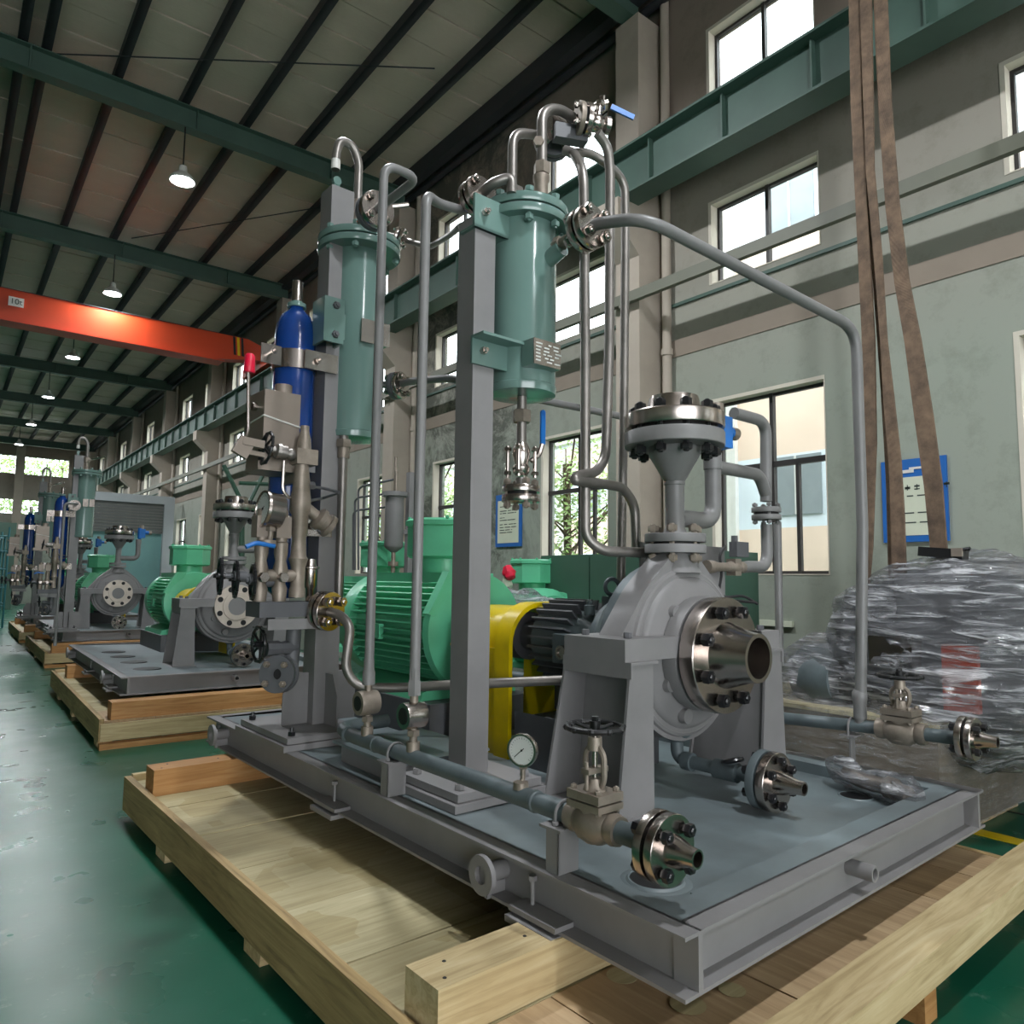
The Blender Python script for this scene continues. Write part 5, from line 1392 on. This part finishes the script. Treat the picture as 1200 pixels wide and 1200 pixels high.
byname = {}
for o in list(C.objects):
    if o.parent is None and o.get('label'): byname.setdefault(o.name, o)
bpy.context.view_layer.update()


def open_flanges(root, F):
    """bare suction flange with empty bolt holes, plus the two neck flanges"""
    global FR
    FR = F
    b = MB(); b.lathe((PX, 2.52, PZ), (0, -1, 0), [(0, .17), (.02, .17), (.03, .29), (.11, .29), (.112, .19), (.125, .185), (.127, .12), (.03, .11)], 32, cap=False); f = b.part('suction_flange', 'face', root)
    b = MB(); b.lathe((PX, 2.44, PZ), (0, -1, 0), [(0, .118), (.004, .118)], 24); b.part('bore', 'dial', f)
    b = MB(); b.lathe((PX, 2.409, PZ), (0, -1, 0), [(0, .036), (.002, .036)], 14); me = b.mesh('bolt_hole', (PX, 2.409, PZ)); me.materials.append(MT['iron'])
    for i in range(8):
        a = 2 * pi * i / 8 + pi / 8; inst('bolt_hole', me, f, M.Translation((PX + .237 * cos(a), 2.409, PZ + .237 * sin(a))))
    b = MB()
    b.lathe((PX, PY, 1.82), (0, 0, 1), [(0, .17), (.045, .17)], 20); b.lathe((PX, PY, 1.88), (0, 0, 1), [(0, .17), (.045, .17)], 20); b.lathe((PX, PY, 1.8), (0, 0, 1), [(0, .06), (.13, .06)], 12)
    b.part('neck_flanges', 'gray', root)['kind'] = 'stuff'


def back_skid(F, who, tower=None, px_off=0.0):
    P = F @ M.Translation((px_off, 0, 0))
    c = clone(byname['skid_base'], SKID, F, 'grey steel channel base frame ' + who, skip=('cross_beam', 'pad_plate', 'hole_collar'))
    ORG[c.name] = ORG['skid_base']
    r = clone(pump, SKID, P, 'grey centrifugal pump with open steel flange ' + who, skip=('flange', 'gasket', 'bolt', 'bore_shadow', 'instrument_plate', 'plate_grommet'))
    ORG[r.name] = ORG[pump.name]; open_flanges(r, P)
    global FR
    FR = SKID
    clone(sp, SKID, P, 'grey reducer spool with dark bolted flange ' + who)
    for nme in ('pump_pedestal', 'pump_pedestal.001'):
        clone(byname[nme], SKID, P, 'grey ' + ('left' if nme == 'pump_pedestal' else 'right') + ' pump pedestal ' + who)
    clone(byname['bearing_housing'], SKID, P, 'dark ribbed bearing housing ' + who)
    clone(byname['coupling_guard'], SKID, P, 'yellow coupling guard ' + who)
    clone(mot, SKID, P, 'mint green electric motor ' + who)
    clone(byname['motor_plinth'], SKID, P, 'dark motor plinth ' + who)
    clone(dr, SKID, P, 'small drain pipe with round steel flange ' + who)
    if tower:
        clone(pA, SKID, tower, 'grey square post carrying vessel and cylinder ' + who)
        clone(V1, SKID, tower, 'slim teal vessel ' + who)
        clone(byname['gooseneck_vent'], SKID, tower, 'hook shaped vent pipe ' + who)
        clone(byname['gas_cylinder'], SKID, tower, 'dark blue gas cylinder ' + who)
        for k_, u in (('cylinder_clamp', 'lower'), ('cylinder_clamp.001', 'upper')): clone(byname[k_], SKID, tower, u + ' steel clamp on the blue cylinder ' + who)
        clone(byname['junction_box'], SKID, tower @ M.Translation((-.15, 0, 0)), 'beige steel box ' + who)
        clone(byname['filter_manifold'], SKID, tower, 'cast steel valve manifold ' + who)
        if 'third' in who: clone(byname['riser_pipe'], SKID, tower @ M.Translation((0, 0, -.76)), 'thin grey riser pipe ' + who)
    pF = F @ M.Translation((.36, -.32, 0))
    pc = clone(pal1, SKID, pF, 'timber pallet ' + who, skip=('front_beam', 'beam_leg', 'nail_head', 'bearer', 'dried_stain'))
    ORG[pc.name] = ORG[pal1.name]; FR = pF
    MB().box(1.38, 1.19, -.03, 4.86, 1.22, .14).part('end_board', 'woodx', pc)
    MB().box(1.38, 1.2, -.12, 4.86, 1.3, -.06).part('bottom_board', 'woodorange', pc)
    MB().box(1.5, 1.4, .14, 4.8, 1.62, .318).part('bearer', 'woodorange', pc)
    MB().box(1.5, 5.2, .14, 4.8, 5.45, .318).part('bearer', 'woodorange', pc)
    FR = SKID
    return c


F2 = frame(1.66, 9.12, -.014); F3 = frame(1.95, 17.05, -.014); F4 = frame(2.0, 23.4, -.014)
s2 = back_skid(F2, 'of the second skid, behind the left manifold')
FR = F2
for y in (2.3, 3.15, 3.95, 4.7):
    b = MB(); b.lathe((2.42, y, .505), (0, 0, 1), [(0, .16), (.008, .16)], 24); b.part('deck_hole', 'iron', s2)


def tower_frame(px, py, k_):
    global FR
    FR = HALL; c = at(px, py, z=.56); FR = SKID
    return HALL @ M.Translation(c) @ M.Rotation(-.014, 4, 'Z') @ M.Scale(k_, 4) @ M.Translation((-2.45, -5.1, -.56))


back_skid(F3, 'of the third skid, farther back on the left', tower_frame(79, 737, .86), px_off=-.35)
back_skid(F4, 'of the farthest skid at the left edge', tower_frame(40, 722, .86), px_off=-.3)

# ============================================================ ALONG THE WINDOW WALL
FR = HALL
t = thing('steel_cabinet', 'dark green steel cabinet behind the front pump', 'cabinet', (6.1, 5.5, Z0))
b = MB(); b.box(5.78, 4.2, Z0 + .08, 6.4, 6.8, 1.95); b.part('body', 'cab', t)
for i in range(3):
    d_ = MB().box(5.765, 4.22 + i * .865, Z0 + .12, 5.78, 4.22 + i * .865 + .84, 1.93).part('door', 'cab', t)
    MB().box(5.75, 4.3 + i * .865, 1.0, 5.765, 4.33 + i * .865, 1.15).part('handle', 'steel', d_)
MB().box(5.8, 4.22, Z0, 6.38, 6.78, Z0 + .08).part('plinth', 'iron', t)

c = at(606, 700, x=5.6)
mA = motor('mint green motor with terminal box standing behind the yellow guard', 5.7, c.y - .75, c.y + 1.0, 1.1, .42)
c = at(634, 705, x=5.4); MB().lathe((5.5, c.y, 1.12), (0, -1, 0), [(-.35, .44), (0, .44), (.1, .36), (.13, .2)], 36).solo('fan_cover', 'green', 'rounded mint green fan cover right of the wrapped bundle', 'cover')
c = at(665, 672, x=6.2); MB().cyl((6.15, c.y + .5, 1.65), (6.15, c.y - .7, 1.65), .16, 20).solo('green_roller', 'green', 'green steel cylinder partly hidden by the dark green cabinet', 'cylinder')
b = MB(); P_ = [at(572, 702, x=4.7), at(590, 712, x=4.7), at(620, 716, x=4.7), at(652, 716, x=4.7)]
wrapped(b, P_, [.08, .2, .2, .1], 9, 18, 26, .3); b.solo('wrapped_bundle', 'film', 'grey plastic wrapped bundle behind the yellow guard', 'wrapped part')
c = at(600, 674, x=5.3); t = thing('glove_bundle', 'small red and cream rag bundle on the green motor behind the guard', 'rag', c)
b = MB(); wrapped(b, [c + V((0, .1, .12)), c + V((0, .05, .02)), c + V((0, 0, -.05))], [.04, .08, .05], 4, 10, 10); b.part('red_cloth', 'red', t)
b = MB(); wrapped(b, [c + V((0, .12, .0)), c + V((0, .1, -.08)), c + V((0, .04, -.16))], [.03, .06, .04], 5, 10, 10); b.part('cream_cloth', 'paper', t)

c = at(432, 668, x=5.2)
mB = motor('mint green motor standing behind the tall grey riser pipes at the left', 5.3, c.y - .9, c.y + .9, 1.15, .55)
# small seal pot on a stand
c = at(462, 610, x=4.9); y = c.y
t = thing('small_seal_pot', 'small grey seal pot with thin tubes beside the green motor', 'vessel', (4.9, y, Z0))
b = MB(); z1 = at(462, 577, x=4.9).z; z0 = at(462, 642, x=4.9).z; R = .13
b.lathe((4.9, y, z0), (0, 0, 1), [(-.06, .04), (0, R * .9), (.03, R), (z1 - z0 - .06, R), (z1 - z0 - .06, R * 1.35), (z1 - z0, R * 1.35)], 24); b.part('shell', 'gray', t)
b = MB(); b.box(5.1, y - .05, Z0, 5.2, y + .05, z1 + .3); b.box(4.95, y - .02, z0 + .2, 5.1, y + .02, z0 + .26); b.part('stand', 'gray', t)
b = MB(); b.cyl((4.9, y, z0 - .5), (4.9, y, z0), .03, 8); b.lathe((4.9, y, z0 - .25), (0, 0, 1), [(0, .07), (.06, .07)], 12); b.cyl((4.9, y, z1), (4.9, y, z1 + .5), .022, 8); b.cyl((4.86, y - .1, z1), (4.86, y - .1, z1 + .28), .02, 8); b.part('nozzle_pipes', 'cast', t)['kind'] = 'stuff'
for k_, (xa, ya, yb2) in enumerate(((424, 570, 562), (420, 583, 578), (418, 598, 594))):
    b = MB(); b.tube([at(461 - k_ * 3, yb2, x=4.88), at(xa, ya, x=4.7), at(xa - 4, ya + 4, x=4.7), at(xa - 4, 668, x=4.7)], .016, .05, 6); b.part('impulse_tube', 'graydark', t)

# ---- crate and wrapped machine at the right
t = thing('wrapped_crate', 'low wooden crate wrapped in clear film against the wall', 'crate', (6.2, 3.4, Z0))
b = MB(); b.box(5.3, 2.15, Z0 + .1, 7.05, 4.05, .69); b.part('crate_body', 'cratewood', t)
for i in range(5): MB().box(5.29, 2.14 + i * .384, .69, 7.06, 2.14 + i * .384 + .375, .72).part('top_board', 'ply', t)
for y in (2.25, 3.0, 3.8): MB().box(5.35, y, Z0, 7.0, y + .14, Z0 + .1).part('skid_block', 'woodx', t)
b = MB(); b.box(5.28, 2.13, Z0 + .1, 7.07, 4.07, .735); me = b.mesh('film_wrap')
b.part('film_wrap', 'clearfilm', t)


def hull_obj(pts, name, mat, par, seed, amp=.03, sub=3, fq=3.0):
    me = bpy.data.meshes.new(name); bm = bmesh.new()
    for p in pts: bm.verts.new(V(p) - ORG[par.name])
    r = bmesh.ops.convex_hull(bm, input=bm.verts)
    bmesh.ops.delete(bm, geom=[g_ for g_ in r['geom_interior'] if isinstance(g_, bmesh.types.BMVert)], context='VERTS')
    bmesh.ops.subdivide_edges(bm, edges=bm.edges, cuts=sub, use_grid_fill=True, smooth=.25)
    bmesh.ops.triangulate(bm, faces=bm.faces)
    bmesh.ops.subdivide_edges(bm, edges=bm.edges, cuts=1, use_grid_fill=True)
    bm.normal_update()
    for v_ in bm.verts:
        q = v_.co + V((seed, 0, 0)); k_ = noise.noise(V((q.x * fq, q.y * fq, q.z * fq * 2.5))) + .5 * noise.noise(q * fq * 4)
        v_.co += v_.normal * amp * k_
    bmesh.ops.recalc_face_normals(bm, faces=bm.faces)
    bm.to_mesh(me); bm.free(); me.materials.append(MT[mat])
    for p in me.polygons: p.use_smooth = True
    o = bpy.data.objects.new(name, me); COL.objects.link(o); o.parent = par; ORG[o.name] = ORG[par.name]; return o


t = thing('wrapped_machine', 'large machine wrapped in wrinkled clear film on the crate under the slings', 'wrapped machine', (6.1, 2.6, .73))
A5 = lambda px, py, x: at(px, py, x=x)
main = []
for x, k_ in ((5.55, 0), (6.3, 1), (6.9, 2)):
    main += [(x, 2.4, 1.9 - .12 * (k_ == 0)), (x, 2.15, 1.88 - .1 * (k_ == 0)), (x, 1.75, 1.72), (x, 2.75, 1.78 - .1 * (k_ == 0)), (x, 3.05, 1.3), (x, 1.6, 1.0), (x, 2.0, .42), (x, 2.95, .78)]
main += [(5.38, 2.1, 1.35), (5.38, 2.7, 1.3), (5.34, 2.2, .6)]
hull_obj([(x, y, z - .04 if z > 1 else z + .06) for x, y, z in [(a + .16, b_, c_) for a, b_, c_ in main]], 'machine_core', 'graydark', t, 2, .02, 2)
hull_obj(main, 'film', 'film', t, 1, .05, 5, 3.2)
# pump end sticking out left with neck flange
c = A5(975, 792, 5.75)
b = MB(); b.lathe((5.75, c.y + .2, c.z), (-.35, -1, 0), [(0, .12), (.05, .25), (.3, .27), (.42, .2)], 28); b.part('pump_casing', 'over', t)
pts = []
for a in range(10):
    aa = a * pi / 5
    for dx in (-.27, .2): pts.append((5.75 + dx, c.y + .31 * cos(aa) + .03, c.z + .31 * sin(aa)))
pts += [(5.5, 2.7, .75), (5.95, 2.7, .75), (5.45, 3.25, .74), (6.0, 3.3, .74)]
hull_obj(pts, 'film', 'film', t, 5, .03, 3, 4)
n1 = A5(985, 700, 5.75); n2 = A5(1030, 690, 5.75)
pts = []
for (px, py) in ((966 + 14, 702), (1045, 683), (982, 722), (1045, 722), (990, 745), (1050, 760)):
    for x in (5.6, 5.95): pts.append(A5(px, py, x))
hull_obj(pts, 'film', 'film', t, 8, .025, 3, 5)
q = A5(1125, 795, 5.5)
MB().box(5.47, q.y - .12, q.z - .22, 5.52, q.y + .1, q.z + .22).part('orange_bracket', 'orange', t)
q = A5(1055, 765, 5.5); MB().box(5.36, q.y - .14, q.z - .1, 5.6, q.y + .16, q.z + .12).part('bearing_box', 'steel', t)

# ---- slings on a hoist hook
rnd = random.Random(3)


def sling(label, path, x0, wpx):
    """path: list of (px, py, width px) on the plane x"""
    b = MB(); vs = []; fs = []; n = len(path)
    for i, (px, py, w_) in enumerate(path):
        c = at(px, py, x=x0); ww = w_ / 853 * 5.45
        tw = rnd.uniform(-.25, .25); e = V((sin(tw) * .6, -cos(tw), 0)).normalized() * ww / 2; th = V((.012, 0, 0))
        vs += [c - e - th, c + e - th, c + e + th, c - e + th]
    for i in range(n - 1):
        for k_ in range(4): fs.append((i * 4 + k_, i * 4 + (k_ + 1) % 4, (i + 1) * 4 + (k_ + 1) % 4, (i + 1) * 4 + k_))
    fs += [(3, 2, 1, 0), tuple((n - 1) * 4 + k_ for k_ in range(4))]
    b.add(vs, fs); return b.solo('lifting_sling', 'sling', label, 'sling')


XS = 5.86
sling('leftmost brown webbing sling hanging straight down beside the grey pipe', [(1008, -330, 12), (1004, -120, 13), (1002, 0, 16), (1004, 120, 15), (1011, 260, 15), (1018, 400, 17), (1020, 520, 17), (1017, 640, 12), (1014, 690, 10), (1015, 705, 16)], XS, 16)
sling('middle brown webbing sling, twisted narrow where it crosses the others', [(1014, -330, 10), (1014, -120, 12), (1015, 0, 14), (1017, 90, 13), (1020, 200, 10), (1029, 300, 10), (1036, 400, 8), (1042, 470, 12), (1049, 540, 14), (1052, 600, 15), (1054, 672, 16), (1054, 690, 18)], XS - .03, 16)
sling('dark narrow sling strand between the left and middle slings', [(1011, -330, 8), (1010, 0, 10), (1016, 180, 9), (1027, 330, 8), (1037, 460, 8), (1043, 560, 9), (1046, 690, 8)], XS + .03, 8)
sling('rightmost brown webbing sling running down to the black shackle', [(1020, -330, 12), (1027, -120, 14), (1032, 0, 16), (1037, 120, 16), (1046, 240, 16), (1057, 330, 17), (1070, 400, 18), (1083, 490, 20), (1094, 570, 21), (1100, 640, 19), (1101, 652, 19)], XS, 18)
t = thing('sling_shackle', 'black shackle with pin at the foot of the rightmost sling', 'shackle', at(1105, 655, x=5.8))
c = at(1105, 648, x=5.8)
b = MB(); b.boxd(c, (0, -1, -.1), (1, 0, 0), (.3, .12, .07)); b.part('body', 'iron', t)
b = MB(); b.cyl(at(1080, 650, x=5.8), at(1137, 643, x=5.8), .014, 8); b.part('pin', 'iron', t)
b = MB(); b.boxd(c + V((-.07, -.12, 0)), (0, -1, 0), (1, 0, 0), (.07, .02, .06)); b.part('tag', 'boxpanel', t)
hk = at(1014, -345, x=XS)
t = thing('hoist_hook', 'dark hoist hook holding the slings just above the picture', 'hook', hk)
b = MB(); b.ring(hk + V((0, 0, .0)), (1, 0, 0), .12, .03, 20, 8); b.boxd(hk + V((0, 0, .28)), (0, 1, 0), (1, 0, 0), (.22, .16, .3)); b.part('hook_block', 'orange', t)
b = MB(); b.cyl(hk + V((0, 0, .4)), (hk.x, hk.y, 9.52), .012, 6); b.part('rope', 'purlin', t)

FR = HALL
t = thing('strut_frame', 'dark crossed steel struts behind the left pressure gauge', 'frame', at(290, 640, y=15.5))
for a_, b_ in (((262, 545), (292, 606)), ((312, 548), (284, 606)), ((330, 548), (304, 606)), ((280, 566), (325, 568)), ((284, 606), (284, 680)), ((304, 606), (306, 680))):
    MB().cyl(at(*a_, y=15.5), at(*b_, y=15.5), .045, 6).part('strut', 'cab', t)
for px in (284, 305):
    c = at(px, 606, y=15.5); MB().cyl(c, (c.x, c.y, Z0), .045, 6).part('leg', 'cab', t)

P0 = [at(x_, 712, x=4.7) for x_ in (572, 590, 620, 652)]
ya, yb3 = min(p.y for p in P0), max(p.y for p in P0); zt = min(p.z for p in P0) - .2
t = thing('work_table', 'low grey steel table carrying the wrapped bundle behind the guard', 'table', (4.8, (ya + yb3) / 2, Z0))
MB().box(4.5, ya - .1, zt - .03, 5.1, yb3 + .1, zt).part('table_top', 'gray', t)
for x_ in (4.52, 5.04):
    for y_ in (ya - .08, yb3 + .04): MB().box(x_, y_, Z0, x_ + .04, y_ + .04, zt - .03).part('leg', 'gray', t)
